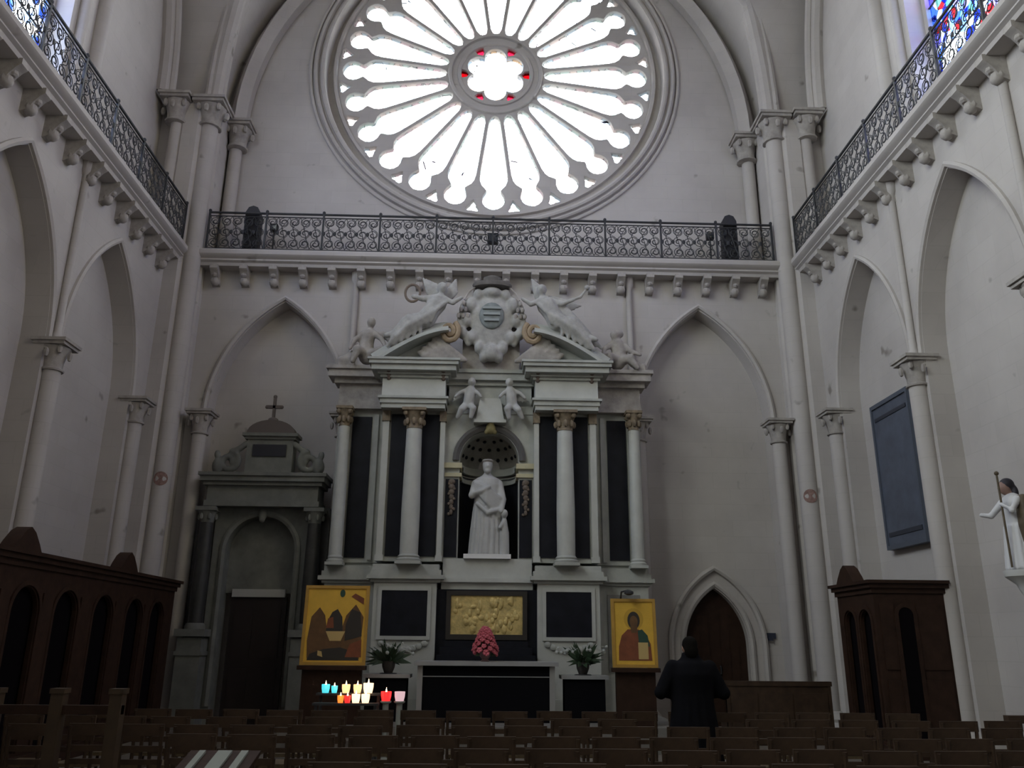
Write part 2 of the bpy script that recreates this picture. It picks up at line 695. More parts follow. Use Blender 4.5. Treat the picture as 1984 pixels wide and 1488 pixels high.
# wall rib against the back wall
P = lambda sx: arc_path((XC + sx * 6.62, YU - 0.12, SPV), (XC, YU - 0.12, 0), 21.75)
RB = [(-0.22, -0.1), (-0.22, 0.16), (-0.08, 0.22), (0.02, 0.34), (0.12, 0.22), (0.2, 0.12), (0.2, -0.1)]
RBm = [(-a, b) for a, b in RB][::-1]
rib(1, (P(-1), (0, -1, 0), RBm), (P(1), (0, -1, 0), RB))
for k, s in enumerate((-1, 1)):
    # diagonal rib
    p0 = (XC + s * 7.0, 17.75, SPV)
    pth = arc_path(p0, (XC, BAY_C, 0), 22.0)
    pth2 = arc_path((XC + s * 7.0, 2.95, SPV), (XC, BAY_C, 0), 22.0)
    d = Vector((XC - p0[0], BAY_C - p0[1], 0)).normalized()
    side = Vector((-d.y, d.x, 0))
    q1 = [Vector(p) for p in pth]
    o = MB().tube([p + Vector((0, 0, -0.12)) for p in q1], 0.19, 10)
    o.tube([p + Vector((0, 0, 0.05)) + side * 0.17 for p in q1], 0.09, 8)
    o.tube([p + Vector((0, 0, 0.05)) - side * 0.17 for p in q1], 0.09, 8)
    o.tube([Vector(p) + Vector((0, 0, -0.12)) for p in pth2], 0.19, 10)
    tag(o.build('trim_%d' % (2 + k), STONE), kind='structure')
    # wall rib along the side wall
    xw = XC + s * (XU - 0.1)
    a = arc_path((xw, 17.3, SPV), (xw, BAY_C, 0), 21.9)
    b = arc_path((xw, 3.4, SPV), (xw, BAY_C, 0), 21.9)
    o = MB()
    for q in (a, b):
        o.tube(q, 0.2, 10)
        o.tube([Vector(p) + Vector((-s * 0.2, 0, 0)) for p in q], 0.1, 8)
    tag(o.build('trim_%d' % (4 + k), STONE), kind='structure')

# ------------------------------------------------------------------ rose window
RC = (XC, 16.56)
RY = YU + 0.36


def petal_outline(th, prof):
    pts = []
    d = (cos(th), sin(th))
    e = (-sin(th), cos(th))
    for r, w in prof:
        pts.append((RC[0] + d[0] * r + e[0] * w, RC[1] + d[1] * r + e[1] * w))
    for r, w in reversed(prof[1:-1]):
        pts.append((RC[0] + d[0] * r - e[0] * w, RC[1] + d[1] * r - e[1] * w))
    return pts


PET = [(1.33, 0), (1.38, .085), (1.52, .15), (1.9, .20), (2.4, .265), (2.85, .325), (3.15, .36), (3.33, .358), (3.46, .31), (3.55, .23),
       (3.61, .185), (3.68, .215), (3.76, .265), (3.88, .295), (4.0, .275), (4.09, .21), (4.15, .11), (4.18, 0)]
TRE = [(3.93, 0), (4.0, .055), (4.06, .07), (4.12, .12), (4.19, .17), (4.25, .14), (4.26, .05), (4.24, 0)]
pet, tre, red = [], [], []
for i in range(24):
    th = -pi / 2 + 2 * pi * i / 24
    pet.append(petal_outline(th, PET))
    tre.append(petal_outline(th + pi / 24, TRE))
hexa = []
for k in range(6):
    ac = pi / 2 + k * pi / 3
    for j in range(-8, 8):
        b = ac + j / 8 * pi / 6
        dlt = b - ac
        r = 0.53 * cos(dlt) + sqrt(max(0, 0.30 ** 2 - (0.53 * sin(dlt)) ** 2))
        hexa.append((RC[0] + r * cos(b), RC[1] + r * sin(b)))
for k in range(6):
    b = pi / 2 + pi / 6 + k * pi / 3
    red.append(petal_outline(b, [(0.71, 0), (0.80, .10), (0.93, .125), (0.95, 0)]))
win = thing('window_1', None, None, (XC, RY, 12.0))
win['kind'] = 'structure'
plate('tracery', circle(*RC, 4.75, 96), pet + tre + red + [hexa], lambda u, v, w: (u, RY + w, v), 0.2, STONE, parent=win, bevel=0.025)
for r0, d in ((4.36, 0.1), (1.24, 0.07), (0.99, 0.05)):
    pth = [(x, RY, z) for x, z in circle(*RC, r0, 72)]
    MB().sweep([(-0.06, 0.0), (-0.04, d), (0.04, d), (0.06, 0.0)], pth, (0, -1, 0), closed=True).build('ring_moulding', STONE, win)
G_CLEAR = glass_mat('pale_leaded_glass', [(0.86, 0.92, 0.97), (0.92, 0.96, 1.0), (0.8, 0.9, 1.0), (0.95, 0.93, 0.96), (0.9, 0.85, 0.92), (0.84, 0.95, 0.98)], 4.5, 0.012)
G_RED = glass_mat('red_glass', [(0.30, 0.02, 0.035)])
G_PINK = glass_mat('pink_glass', [(0.5, 0.06, 0.13)])
G_MED = glass_mat('central_medallion_glass', [(0.85, 0.9, 1.0), (0.9, 0.88, 0.85), (0.95, 0.97, 1), (0.9, 0.8, 0.7), (0.9, 0.95, 1), (0.7, 0.85, 1.0)], 6.0, 0.015)


def pane(outline, m):
    o = MB().prism([(a, b) for a, b in outline], 1, RY + 0.09, RY + 0.11).build('pane', m, win, sharp=None)
    return o


for q in pet:
    pane(q, G_CLEAR)
for q in tre:
    pane(q, G_CLEAR)
for k, q in enumerate(red):
    pane(q, G_RED if k in (1, 4) else G_PINK)
pane(hexa, G_MED)
portal('sky_portal_rose', (XC, RY + 0.3, RC[1]), (-pi / 2, 0, 0), 8.8, 8.8, 'DISK')

# ------------------------------------------------------------------ side windows, and unseen ones added for their light
G_BLUE = glass_mat('blue_stained_glass', [(0.06, 0.10, 0.55), (0.75, 0.86, 1.0), (0.25, 0.45, 0.95), (0.9, 0.95, 1.0), (0.04, 0.06, 0.35), (0.8, 0.88, 1.0), (0.55, 0.08, 0.10),
                                          (0.12, 0.22, 0.8), (0.92, 0.95, 0.98), (0.2, 0.5, 0.5), (0.35, 0.35, 0.95)], 5.5, 0.012)
G_LIGHT = glass_mat('light_blue_stained_glass', [(0.12, 0.2, 0.7), (0.85, 0.92, 1.0), (0.4, 0.6, 0.98), (0.95, 0.97, 1.0), (0.9, 0.94, 1.0), (0.75, 0.88, 1.0), (0.95, 0.95, 0.95), (0.2, 0.35, 0.9)], 5.5, 0.012)
G_PLAIN = glass_mat('added_window_plain_glass', [(0.9, 0.94, 0.95)])  # clear glass for the added unseen windows on the left
G_WARM = glass_mat('added_window_warm_glass', [(0.66, 0.63, 0.55)])  # added unseen right window, tinted to warm the light on the left wall
wn = 2
for s in (-1, 1):
    for k, (c, h, z0, zs, za) in enumerate(WIN_SIDE[s]):
        xg = XC + s * (XU + 0.45)
        w = thing('window_%d' % wn, None, None, (xg, c, z0))
        w['kind'] = 'structure'
        wn += 1
        out = pointed(c, h, z0, zs, za)
        if k == 0:
            # two lancets under a small light, stone mullion between
            ls = [pointed(c - h / 2, h / 2 - 0.12, z0 + 0.1, zs - 0.3, zs + 1.6), pointed(c + h / 2, h / 2 - 0.12, z0 + 0.1, zs - 0.3, zs + 1.6),
                  [(c + 0.6 * cos(2 * pi * j / 20), zs + 2.15 + 0.6 * sin(2 * pi * j / 20)) for j in range(20)]]
            plate('tracery', out, ls, lambda u, v, ww: (xg + s * (ww - 0.1), u, v), 0.2, STONE, parent=w)
            for q in ls:
                MB().prism(q, 0, xg - 0.01, xg + 0.01).build('pane', G_LIGHT if s < 0 else G_BLUE, w, sharp=None)
            # saddle bars
            for zb in (12.6, 13.8, 15.0):
                MB().tube([(xg - s * 0.03, c - h + 0.1, zb), (xg - s * 0.03, c + h - 0.1, zb)], 0.02, 6).build('saddle_bar', IRON, w)
        else:
            MB().prism(out, 0, xg - 0.01, xg + 0.01).build('pane', G_WARM if s > 0 else G_PLAIN, w, sharp=None)
        portal('sky_portal_side', (xg + s * 0.3, c, (z0 + za) / 2), (0, s * pi / 2, 0), za - z0, 2 * h)
        # slender shafts on the jambs of the far window
        if k == 0:
            for yy, r in ((c + h + 0.28, 0.11), (c + h + 0.95, 0.16), (c - h - 0.28, 0.11)):
                MB().lathe([(r * 1.5, LEDGE), (r * 1.5, LEDGE + .3), (r, LEDGE + .4), (r, 16.0), (r * 1.7, 16.4), (r * 1.8, 16.5), (r, 16.55), (r, 19.4)],
                           XC + s * (XU - 0.05), yy, 12).build('jamb_shaft', STONE, w)
# ------------------------------------------------------------------ gallery ledges with corbels
def corbel_mesh():
    m = MB()
    # bracket profile in (out, z), out measured from the wall
    prof = [(0, 10.0), (0.36, 10.0), (0.36, 9.9), (0.28, 9.84), (0.2, 9.74), (0.14, 9.62), (0, 9.56)]
    m.prism(prof, 0, -0.09, 0.09)
    m.ell((0, 0.12, 9.66), (0.11, 0.11, 0.12), n=8, m=6)
    m.ell((0, 0.2, 9.79), (0.08, 0.08, 0.07), n=8, m=5)
    return m.mesh('corbel')


CORB = corbel_mesh()
CORB.materials.append(STONE_D)


def corbel(parent, loc, rz):
    o = bpy.data.objects.new('corbel', CORB)
    o.parent = parent
    o.location = loc
    o.rotation_euler = (0, 0, rz)
    C.objects.link(o)


LP = [(1.3, 9.98), (0.32, 9.98), (0.34, 10.06), (0.40, 10.1), (0.38, 10.15), (0.45, 10.2), (0.47, 10.31), (0.44, 10.35), (1.3, 10.35)]
# profile is (distance from the wall towards the room, z); the 1.3 end runs back over the wall
def ledge_poly():
    return [(-0.75, 9.98), (0.30, 9.98), (0.32, 10.05), (0.38, 10.09), (0.36, 10.14), (0.44, 10.18), (0.47, 10.22), (0.47, 10.31), (0.44, 10.35), (-0.75, 10.35)]


lb = MB().prism([(YB - a, z) for a, z in ledge_poly()], 0, -7.3, 7.4).build('trim_6', STONE)
tag(lb, kind='structure')
for i in range(20):
    corbel(lb, (XC - 6.47 + i * 0.68, YB, 0), pi)
for s, k in ((-1, 7), (1, 8)):
    l = MB().prism([(XC + s * (XS - a), z) for a, z in ledge_poly()], 1, YREAR, 17.6).build('trim_%d' % k, STONE)
    tag(l, kind='structure')
    for i in range(20):
        corbel(l, (XC + s * XS, 17.0 - i * 0.70, 0), -s * -pi / 2 if s < 0 else pi / 2)


# ------------------------------------------------------------------ columns and piers
def column_base(m, x, y, r, z=0.0):
    m.lathe([(r * 1.9, z), (r * 1.9, z + .12), (r * 1.6, z + .2), (r * 1.7, z + .26), (r * 1.25, z + .34), (r * 1.05, z + .4)], x, y, 12)
    m.box(x - r * 2, x + r * 2, y - r * 2, y + r * 2, z, z + 0.1)
    return m


def capital(m, x, y, r, z0, z1, spread=1.9):
    h = z1 - z0
    m.lathe([(r * 1.25, z0), (r * 1.3, z0 + .05 * h), (r * 1.05, z0 + .1 * h), (r * 1.1, z0 + .3 * h), (r * 1.35, z0 + .6 * h), (r * spread * .95, z0 + .78 * h)], x, y, 12)
    a = r * spread
    m.box(x - a, x + a, y - a, y + a, z0 + .8 * h, z0 + .9 * h)
    m.box(x - a * 1.12, x + a * 1.12, y - a * 1.12, y + a * 1.12, z0 + .9 * h, z1)
    for k in range(8):
        t = 2 * pi * k / 8
        rr = r * (1.55 if k % 2 else 1.75)
        m.ell((x + rr * cos(t), y + rr * sin(t), z0 + (.68 if k % 2 else .5) * h), (r * .3, r * .3, h * .16), n=6, m=5)
    return m


def engaged(x, y, label, top=6.48, r=0.15, up=None):
    t = thing('engaged_column', label, 'column', (x, y, 0), 'engaged columns of the blind arcade')
    MB().lathe([(r, 0.3), (r, 5.98)], x, y, 16).build('shaft', STONE, t)
    column_base(MB(), x, y, r).build('base', STONE, t)
    capital(MB(), x, y, r, 5.95, top, 1.75).build('capital', STONE_D, t)
    if up:
        ux, uy = up
        MB().lathe([(0.1, top), (0.1, top + .12), (0.065, top + .18), (0.065, 9.7), (0.11, 9.78), (0.12, 9.98)], ux, uy, 10).build('upper_shaft', STONE, t)
    return t


engaged(XC - 6.36, YB - 0.2, 'pale engaged column between left confessional and dark left portal')
engaged(XC + 6.48, YB - 0.2, 'pale engaged column on the back wall right of the pointed door')
engaged(XC - 3.24, YB - 0.14, 'engaged column half hidden behind the left edge of the altarpiece', up=(XC - 3.2, YB - 0.06))
engaged(XC + 3.34, YB - 0.14, 'engaged column half hidden behind the right edge of the altarpiece', up=(XC + 3.25, YB - 0.06))
for s, nm in ((-1, 'left'), (1, 'right')):
    for yy, txt in ((16.92, 'engaged column on the %s wall nearest the back corner pier' % nm),
                    (13.45, 'engaged column on the %s wall, second from the back corner' % nm),
                    (10.0, 'engaged column on the %s wall at the edge of the picture' % nm)):
        engaged(XC + s * (XS - 0.08), yy, txt, up=(XC + s * (XS - 0.05), yy + 0.02) if yy < 16 else None, r=0.15)

for s, nm in ((-1, 'left'), (1, 'right')):
    t = thing('clustered_column', 'tall clustered stone pier rising to the vault in the %s back corner' % nm, 'pier', (XC + s * 7.0, 17.6, 0), 'corner piers')
    X = lambda d: XC + s * d
    core = [(X(6.78), 18.2), (X(6.78), 17.82), (X(7.2), 17.4), (X(7.55), 17.4), (X(7.9), 17.7), (X(8.5), 17.7), (X(8.5), 19.2), (X(6.9), 19.2)]
    tag(MB().prism(core, 2, 0, 14.3).build('wall_corner_%s' % nm, STONE), kind='structure')
    MB().lathe([(0.2, 0.3), (0.2, 13.65)], X(6.98), 17.62, 18).build('shaft', STONE, t)
    column_base(MB(), X(6.98), 17.62, 0.22).build('base', STONE, t)
    MB().lathe([(0.16, 10.3), (0.16, 13.65)], X(6.62), YU - 0.12, 14).build('shaft', STONE, t)
    MB().lathe([(0.15, 10.3), (0.15, 13.65)], X(7.72), 17.5, 14).build('shaft', STONE, t)
    capital(MB(), X(6.98), 17.62, 0.22, 13.6, 14.3, 1.7).build('capital', STONE_D, t)
    capital(MB(), X(6.56), YU - 0.2, 0.2, 13.6, 14.3, 1.7).build('capital', STONE_D, t)
    capital(MB(), X(7.74), 17.45, 0.2, 13.6, 14.3, 1.7).build('capital', STONE_D, t)
    # painted consecration cross on the shaft
    cz = 4.9 if s < 0 else 4.72
    m = MB()
    a0 = -pi / 2 + (0.25 if s < 0 else -0.25)
    ring = [(0.0, 0.0)] + [(0.15 * cos(2 * pi * i / 20), 0.15 * sin(2 * pi * i / 20)) for i in range(20)]
    rv = []
    for rr in (0.208, 0.195):
        rv += [(X(6.98) + rr * cos(a0 + u / 0.2), 17.62 + rr * sin(a0 + u / 0.2), cz + v) for u, v in ring]
    m.add(rv, [(0, 1 + i, 1 + (i + 1) % 20) for i in range(20)] + [(1 + i, 22 + i, 22 + (i + 1) % 20, 1 + (i + 1) % 20) for i in range(20)])
    m.build('consecration_roundel', mat('faded_red_paint', (0.27, 0.17, 0.145), 0.9, var=0.4, scale=18), t)


# ------------------------------------------------------------------ gallery railings
def spiral(m, cx, cz, r, a0, turns, sgn, rad=0.009, n=16):
    pts = []
    for i in range(n + 1):
        t = i / n
        rr = r * (1 - 0.82 * t)
        a = a0 + sgn * turns * 2 * pi * t
        pts.append((cx + rr * cos(a), 0, cz + rr * sin(a)))
    m.tube(pts, rad, 4, caps=False)


def scroll_panel_mesh(w, h):
    m = MB()
    nx = 5
    for i in range(nx):
        cx = -w / 2 + w * (i + .5) / nx
        sg = 1 if i % 2 else -1
        for cz, r in ((0.19, .125), (0.46, .135), (0.74, .125)):
            spiral(m, cx, cz, r, pi / 2 * sg, 1.6, sg)
            spiral(m, cx, cz, r * .96, -pi / 2 * sg, 1.1, sg, 0.008)
        m.tube([(cx - w / nx / 2, 0, 0.06), (cx + .04, 0, 0.33), (cx - .04, 0, 0.6), (cx + w / nx / 2, 0, h - .06)], 0.008, 4, caps=False)
        m.tube([(cx - w / nx / 2, 0, h - .06), (cx - .03, 0, 0.6), (cx + .03, 0, 0.33), (cx + w / nx / 2, 0, 0.06)], 0.008, 4, caps=False)
        m.ell((cx - w / nx / 2, 0, h / 2), (.04, .02, .06), n=6, m=4)
    return m.mesh('scroll_panel')


PW, RH = 1.30, 1.0
SCROLL = scroll_panel_mesh(PW - 0.05, RH - 0.06)
SCROLL.materials.append(IRON)


def railing(p0, p1, label):
    p0, p1 = Vector(p0), Vector(p1)
    L = (p1 - p0).length
    d = (p1 - p0).normalized()
    ang = math.atan2(d.y, d.x)
    t = thing('iron_railing', label, 'railing', p0)
    MB().tube([p0 + Vector((0, 0, RH)), p1 + Vector((0, 0, RH))], 0.028, 8).build('top_rail', IRON, t)
    MB().tube([p0 + Vector((0, 0, .06)), p1 + Vector((0, 0, .06))], 0.02, 6).build('bottom_rail', IRON, t)
    MB().tube([p0 + Vector((0, 0, RH - .09)), p1 + Vector((0, 0, RH - .09))], 0.014, 6).build('middle_rail', IRON, t)
    n = max(1, round(L / PW))
    post = MB().box(-.022, .022, -.022, .022, 0, RH + .02).ell((0, 0, RH + .05), .04, n=8, m=5).mesh('post')
    post.materials.append(IRON)
    for i in range(n + 1):
        o = bpy.data.objects.new('post', post)
        o.parent = t
        o.location = d * (L * i / n)
        o.rotation_euler = (0, 0, ang)
        C.objects.link(o)
    for i in range(n):
        o = bpy.data.objects.new('scroll_panel', SCROLL)
        o.parent = t
        o.location = d * (L * (i + .5) / n) + Vector((0, 0, .03))
        o.rotation_euler = (0, 0, ang)
        o.scale = (L / n / PW, 1, 1)
        C.objects.link(o)
    return t


railing((XC - 6.72, 17.68, LEDGE), (XC + 6.72, 17.68, LEDGE), 'black wrought iron scroll railing on the back gallery below the rose window')
railing((XC - 7.16, 17.35, LEDGE), (XC - 7.16, 3.4, LEDGE), 'black wrought iron scroll railing along the left side gallery')
railing((XC + 7.16, 17.35, LEDGE), (XC + 7.16, 3.4, LEDGE), 'black wrought iron scroll railing along the right side gallery')

# ================================================================== the altarpiece
PLAT = 0.36      # altar platform height
pl = MB().box(-3.3, 3.4, 13.9, 17.5, 0, 0.18).box(-3.25, 3.35, 14.2, 17.5, 0.18, PLAT).build('altar_platform', mat('worn_step_stone', (0.17, 0.16, 0.145), 0.8, var=0.2, scale=3), loc=(XC, 16, 0))
tag(pl, 'low two-step stone platform carrying the altar and altarpiece', 'platform')

AP = thing('altarpiece', 'huge pale baroque altarpiece of columns and black marble panels filling the back wall', 'altarpiece', (XC, 17.5, PLAT))
YF, YC_, YO = 16.92, 17.05, 17.38       # fronts of the pavilions, niche bay, outer bays
sgn = (-1, 1)
# solid body behind everything, leaving the niche hollow
nich_hole = rounded(XC, 0.62, 3.28, 5.32)
plate('body', [(XC - 3.28, PLAT), (XC + 3.28, PLAT), (XC + 3.28, 7.2), (XC - 3.28, 7.2)], [nich_hole], lambda u, v, w: (u, YO + 0.06 + w, v), 0.5, STONE_R, parent=AP)
# niche bay front with round arch
plate('niche_front', [(XC - 0.93, 3.2), (XC + 0.93, 3.2), (XC + 0.93, 6.32), (XC - 0.93, 6.32)], [rounded(XC, 0.62, 3.28, 5.32)], lambda u, v, w: (u, YC_ + w, v), 0.4, STONE_R, parent=AP)
# niche lining: half drum in black marble, half dome in carved stone
m = MB()
m.lathe([(0.62, 3.28), (0.62, 5.08)], XC, YC_ + 0.38, 16, 0, pi)
m.build('niche_lining', MARBLE_B, AP)
m = MB()
m.lathe([(0.62 * cos(pi / 2 * i / 8), 5.32 + 0.62 * sin(pi / 2 * i / 8)) for i in range(9)], XC, YC_ + 0.38, 18, 0, pi)
m.build('niche_half_dome', mat('dome_stone', (0.27, 0.26, 0.23), 0.85, var=0.2, scale=5), AP)
# impost band running round the niche and out over the jambs
m = MB()
for z0, z1, d in ((4.93, 5.02, 0.03), (5.02, 5.10, -0.02), (5.14, 5.23, 0.05), (5.23, 5.30, 0.03)):
    m.lathe([(0.635, z0), (0.60 - d, z0), (0.60 - d, z1), (0.635, z1)], XC, YC_ + 0.38, 16, 0, pi)
m.build('niche_impost', STONE_R, AP)
for s in sgn:
    m = MB()
    for z0, z1, d in ((4.95, 5.03, 0.05), (5.13, 5.24, 0.08)):
        m.box(XC + s * 0.57, XC + s * 0.95, YC_ - d, YC_ + 0.4, z0, z1)
    m.build('impost', mat('yellowed_stone', (0.50, 0.46, 0.30), 0.8, var=0.15, scale=4), AP)
# rosettes of the half dome, in rings
ros = MB().ell((0, 0, 0), (0.045, 0.045, 0.03), n=7, m=4).mesh('rosette')
ros.materials.append(MARBLE_B)
for j, (el, cnt) in enumerate(((0.32, 9), (0.72, 7), (1.1, 4))):
    for i in range(cnt):
        a = pi * (i + .5) / cnt
        o = bpy.data.objects.new('rosette', ros)
        o.parent = AP
        nvec = Vector((cos(el) * cos(a), cos(el) * sin(a), sin(el)))
        o.location = Vector((XC, YC_ + 0.38, 5.32)) + nvec * 0.605 - ORG[AP]
        o.rotation_euler = nvec.to_track_quat('Z', 'Y').to_euler()
        C.objects.link(o)
# archivolt and keystone
pth = [(x, YC_, z) for x, z in rounded(XC, 0.70, 5.3, 5.32)]
MB().sweep([(-0.07, 0), (-0.07, 0.05), (0, 0.09), (0.07, 0.05), (0.07, 0)], pth, (0, -1, 0)).build('archivolt', mat('dark_archivolt', (0.10, 0.095, 0.09), 0.7), AP)
sculpt(MB().ell((XC + .02, YC_ - .1, 5.98), (.11, .09, .13)).ell((XC + .02, YC_ - .14, 6.06), (.07, .07, .07)).ell((XC - .07, YC_ - .1, 5.9), (.05, .05, .06)).ell((XC + .11, YC_ - .1, 5.9), (.05, .05, .06)),
       'keystone', mat('dull_gilding', (0.26, 0.22, 0.10), 0.6, metal=0.2, var=0.3, scale=10), AP, voxel=0.02)
# jamb panels with hanging ornament
for s in sgn:
    MB().box(XC + s * 0.64, XC + s * 0.90, YC_ - 0.02, YC_, 3.3, 4.9).build('jamb_panel', MARBLE_B, AP)
    m = MB()
    for k in range(7):
        m.ell((XC + s * 0.77, YC_ - 0.04, 4.84 - k * 0.105), (.075 - .006 * k, .03, .06), n=8, m=5)
        m.ell((XC + s * 0.77 + (.05 if k % 2 else -.05), YC_ - 0.04, 4.8 - k * 0.105), (.035, .025, .035), n=6, m=4)
    m.build('hanging_garland', mat('brown_bronze', (0.13, 0.10, 0.075), 0.6, var=0.4, scale=12), AP)

GILT = mat('gilded_capital', (0.21, 0.165, 0.11), 0.7, metal=0.1, var=0.4, scale=9, bump=0.3)


def order_column(x, y, r, z0, z1, parent=AP, shaft_mat=MARBLE_W):
    c = MB().lathe([(r * 1.0, z0 + .16), (r * 1.02, z0 + 1.1), (r * .86, z1 - .4)], x, y, 20).build('column', shaft_mat, parent)
    b = MB().box(x - r * 1.35, x + r * 1.35, y - r * 1.35, y + r * 1.35, z0, z0 + .06)
    b.lathe([(r * 1.3, z0 + .06), (r * 1.35, z0 + .1), (r * 1.12, z0 + .13), (r * 1.2, z0 + .16), (r, z0 + .2)], x, y, 20)
    b.build('column_base', STONE_R, c)
    k = MB().lathe([(r * .95, z1 - .42), (r * .88, z1 - .4), (r * .9, z1 - .25), (r * 1.15, z1 - .12), (r * 1.3, z1 - .06)], x, y, 16)
    k.box(x - r * 1.35, x + r * 1.35, y - r * 1.35, y + r * 1.35, z1 - .06, z1)
    for j in range(8):
        a = 2 * pi * j / 8
        k.ell((x + r * 1.02 * cos(a), y + r * 1.02 * sin(a), z1 - .28), (.05, .05, .08), n=6, m=5)
        if j % 2:
            k.ell((x + r * 1.3 * cos(a), y + r * 1.3 * sin(a), z1 - .11), (.06, .06, .06), n=6, m=5)
    k.build('column_capital', GILT, c)
    return c


for s in sgn:
    X = lambda d: XC + s * d
    off = 0.05 if s > 0 else 0.0
    # pavilion behind the paired panels
    MB().box(X(0.93), X(2.26), YF + 0.06, YO + 0.1, 3.2, 6.34).build('pavilion', STONE_R, AP)
    for a, b in ((1.06, 1.42), (1.74, 2.08)):
        MB().box(X(a), X(b), YF + 0.03, YF + 0.07, 3.3, 6.26).build('marble_panel', MARBLE_B, AP)
    for a, b in ((0.94, 1.04), (2.12, 2.25)):
        p = MB().box(X(a), X(b), YF - 0.02, YF + 0.1, 3.32, 6.2)
        p.box(X(a - .02), X(b + .02), YF - 0.04, YF + 0.1, 3.2, 3.32)
        p.build('pilaster', MARBLE_W, AP)
        MB().box(X(a - .02), X(b + .02), YF - 0.05, YF + 0.1, 6.1, 6.32).build('pilaster_capital', GILT, AP)
    order_column(X(1.58), YF - 0.12, 0.185, 3.12, 6.32)
    # outer bay
    MB().box(X(2.26), X(3.28), YO, YO + 0.1, 3.2, 6.6).build('outer_bay', STONE_R, AP)
    MB().box(X(2.55), X(2.96), YO - 0.03, YO + 0.01, 3.3, 6.3).build('marble_panel', MARBLE_B, AP)
    MB().box(X(2.40), X(2.48), YO - 0.06, YO + 0.02, 3.25, 6.35).build('pilaster', STONE_R, AP)
    order_column(X(3.1), YO - 0.22, 0.13, 3.12, 6.45, shaft_mat=MARBLE_W)
    # pedestals
    pd = MB().box(X(1.0), X(2.24), YF - 0.1, YO + 0.1, PLAT, 2.78)
    pd.box(X(0.96), X(2.28), YF - 0.16, YO, PLAT, 0.62)
    pd.build('pedestal', MARBLE_W, AP)
    MB().box(X(1.17), X(2.07), YF - 0.125, YF - 0.09, 1.76, 2.62).build('inscription_panel', MARBLE_B, AP)
    fr = MB()
    for (a, b, c_, d) in ((1.10, 1.17, 1.69, 2.69), (2.07, 2.14, 1.69, 2.69), (1.17, 2.07, 2.62, 2.69), (1.17, 2.07, 1.69, 1.76)):
        fr.box(X(a), X(b), YF - 0.14, YF - 0.09, c_, d)
    fr.build('panel_frame', MARBLE_W, AP)
    # carved swag under the panel
    g = MB()
    for k in range(9):
        t = (k - 4) / 4
        g.ell((X(1.62 + t * 0.42), YF - 0.12, 1.50 + 0.12 * t * t), (.07, .04, .06), n=8, m=5)
    g.build('carved_swag', STONE_R, AP)
    MB().box(X(2.28), X(3.3), YO - 0.12, YO + 0.1, PLAT, 2.8).build('outer_pedestal', STONE_R, AP)
    MB().box(X(2.45), X(3.12), YO - 0.14, YO - 0.1, 1.1, 2.6).build('outer_pedestal_panel', mat('grey_marble', (0.2, 0.2, 0.19), 0.5, var=0.3, scale=3), AP)


def moulding(m, x0, x1, y, zs, back):
    """stack of boxes: zs = (z0, z1, projection)"""
    for z0, z1, d in zs:
        m.box(x0 - d, x1 + d, y - d, back, z0, z1)
    return m


# pedestal cornice (dado rail) across, breaking forward over the pavilions
DADO = ((2.78, 2.84, 0.05), (2.84, 2.92, 0.12), (2.92, 3.02, 0.06), (3.02, 3.13, 0.02))
for s in sgn:
    moulding(MB(), min(XC + s * 0.98, XC + s * 2.26), max(XC + s * 0.98, XC + s * 2.26), YF - 0.1, DADO, YO).build('dado_cornice', STONE_R, AP)
    moulding(MB(), min(XC + s * 2.3, XC + s * 3.3), max(XC + s * 2.3, XC + s * 3.3), YO - 0.12, DADO, YO + 0.1).build('dado_cornice', STONE_R, AP)
moulding(MB(), XC - 0.9, XC + 0.9, YC_ - 0.03, ((2.66, 2.8, 0.02), (2.8, 2.88, 0.1), (2.88, 3.26, 0.0)), YO).build('dado_cornice', MARBLE_W, AP)
# centre base with the gilded relief
MB().box(XC - 1.0, XC + 1.0, YF + 0.04, YO, PLAT, 2.66).build('centre_base', MARBLE_B, AP)
MB().box(XC - 0.71, XC + 0.71, YF - 0.02, YF + 0.05, 1.80, 2.54).build('gilded_relief_panel', GOLD, AP)
fr = MB()
for (a, b, c_, d) in ((-.80, -.71, 1.70, 2.63), (.71, .80, 1.70, 2.63), (-.71, .71, 2.54, 2.63), (-.71, .71, 1.70, 1.80)):
    fr.box(XC + a, XC + b, YF - 0.05, YF + 0.05, c_, d)
fr.build('relief_frame', mat('dark_bronze_frame', (0.03, 0.025, 0.02), 0.45), AP)
rl = MB()
random.seed(3)
for k in range(46):
    a = random.uniform(-.64, .64)
    z = random.uniform(1.88, 2.46)
    rl.ell((XC + a, YF - 0.02, z), (random.uniform(.03, .07), .025, random.uniform(.04, .12)), n=7, m=5)
tag(rl.build('relief_carving', GOLD, AP), kind='stuff')

# entablature
for s in sgn:
    a, b = sorted((XC + s * 0.95, XC + s * 2.28))
    moulding(MB(), a, b, YF - 0.28, ((6.32, 6.42, 0.0), (6.42, 6.52, 0.03), (6.52, 6.57, 0.07)), YO).build('architrave', STONE_R, AP)
    moulding(MB(), a, b, YF - 0.26, ((6.57, 6.98, 0.0),), YO).build('frieze', MARBLE_W, AP)
    moulding(MB(), a, b, YF - 0.26, ((6.98, 7.04, 0.05), (7.04, 7.10, 0.1), (7.10, 7.22, 0.22), (7.22, 7.30, 0.27), (7.30, 7.35, 0.3)), YO).build('cornice', STONE_R, AP)
    a, b = sorted((XC + s * 2.32, XC + s * 3.3))
    moulding(MB(), a, b, YO - 0.16, ((6.45, 6.62, 0.0), (6.62, 7.0, -0.02), (7.0, 7.12, 0.08), (7.12, 7.28, 0.2), (7.28, 7.36, 0.25)), YO + 0.2).build('outer_entablature', STONE_D, AP)
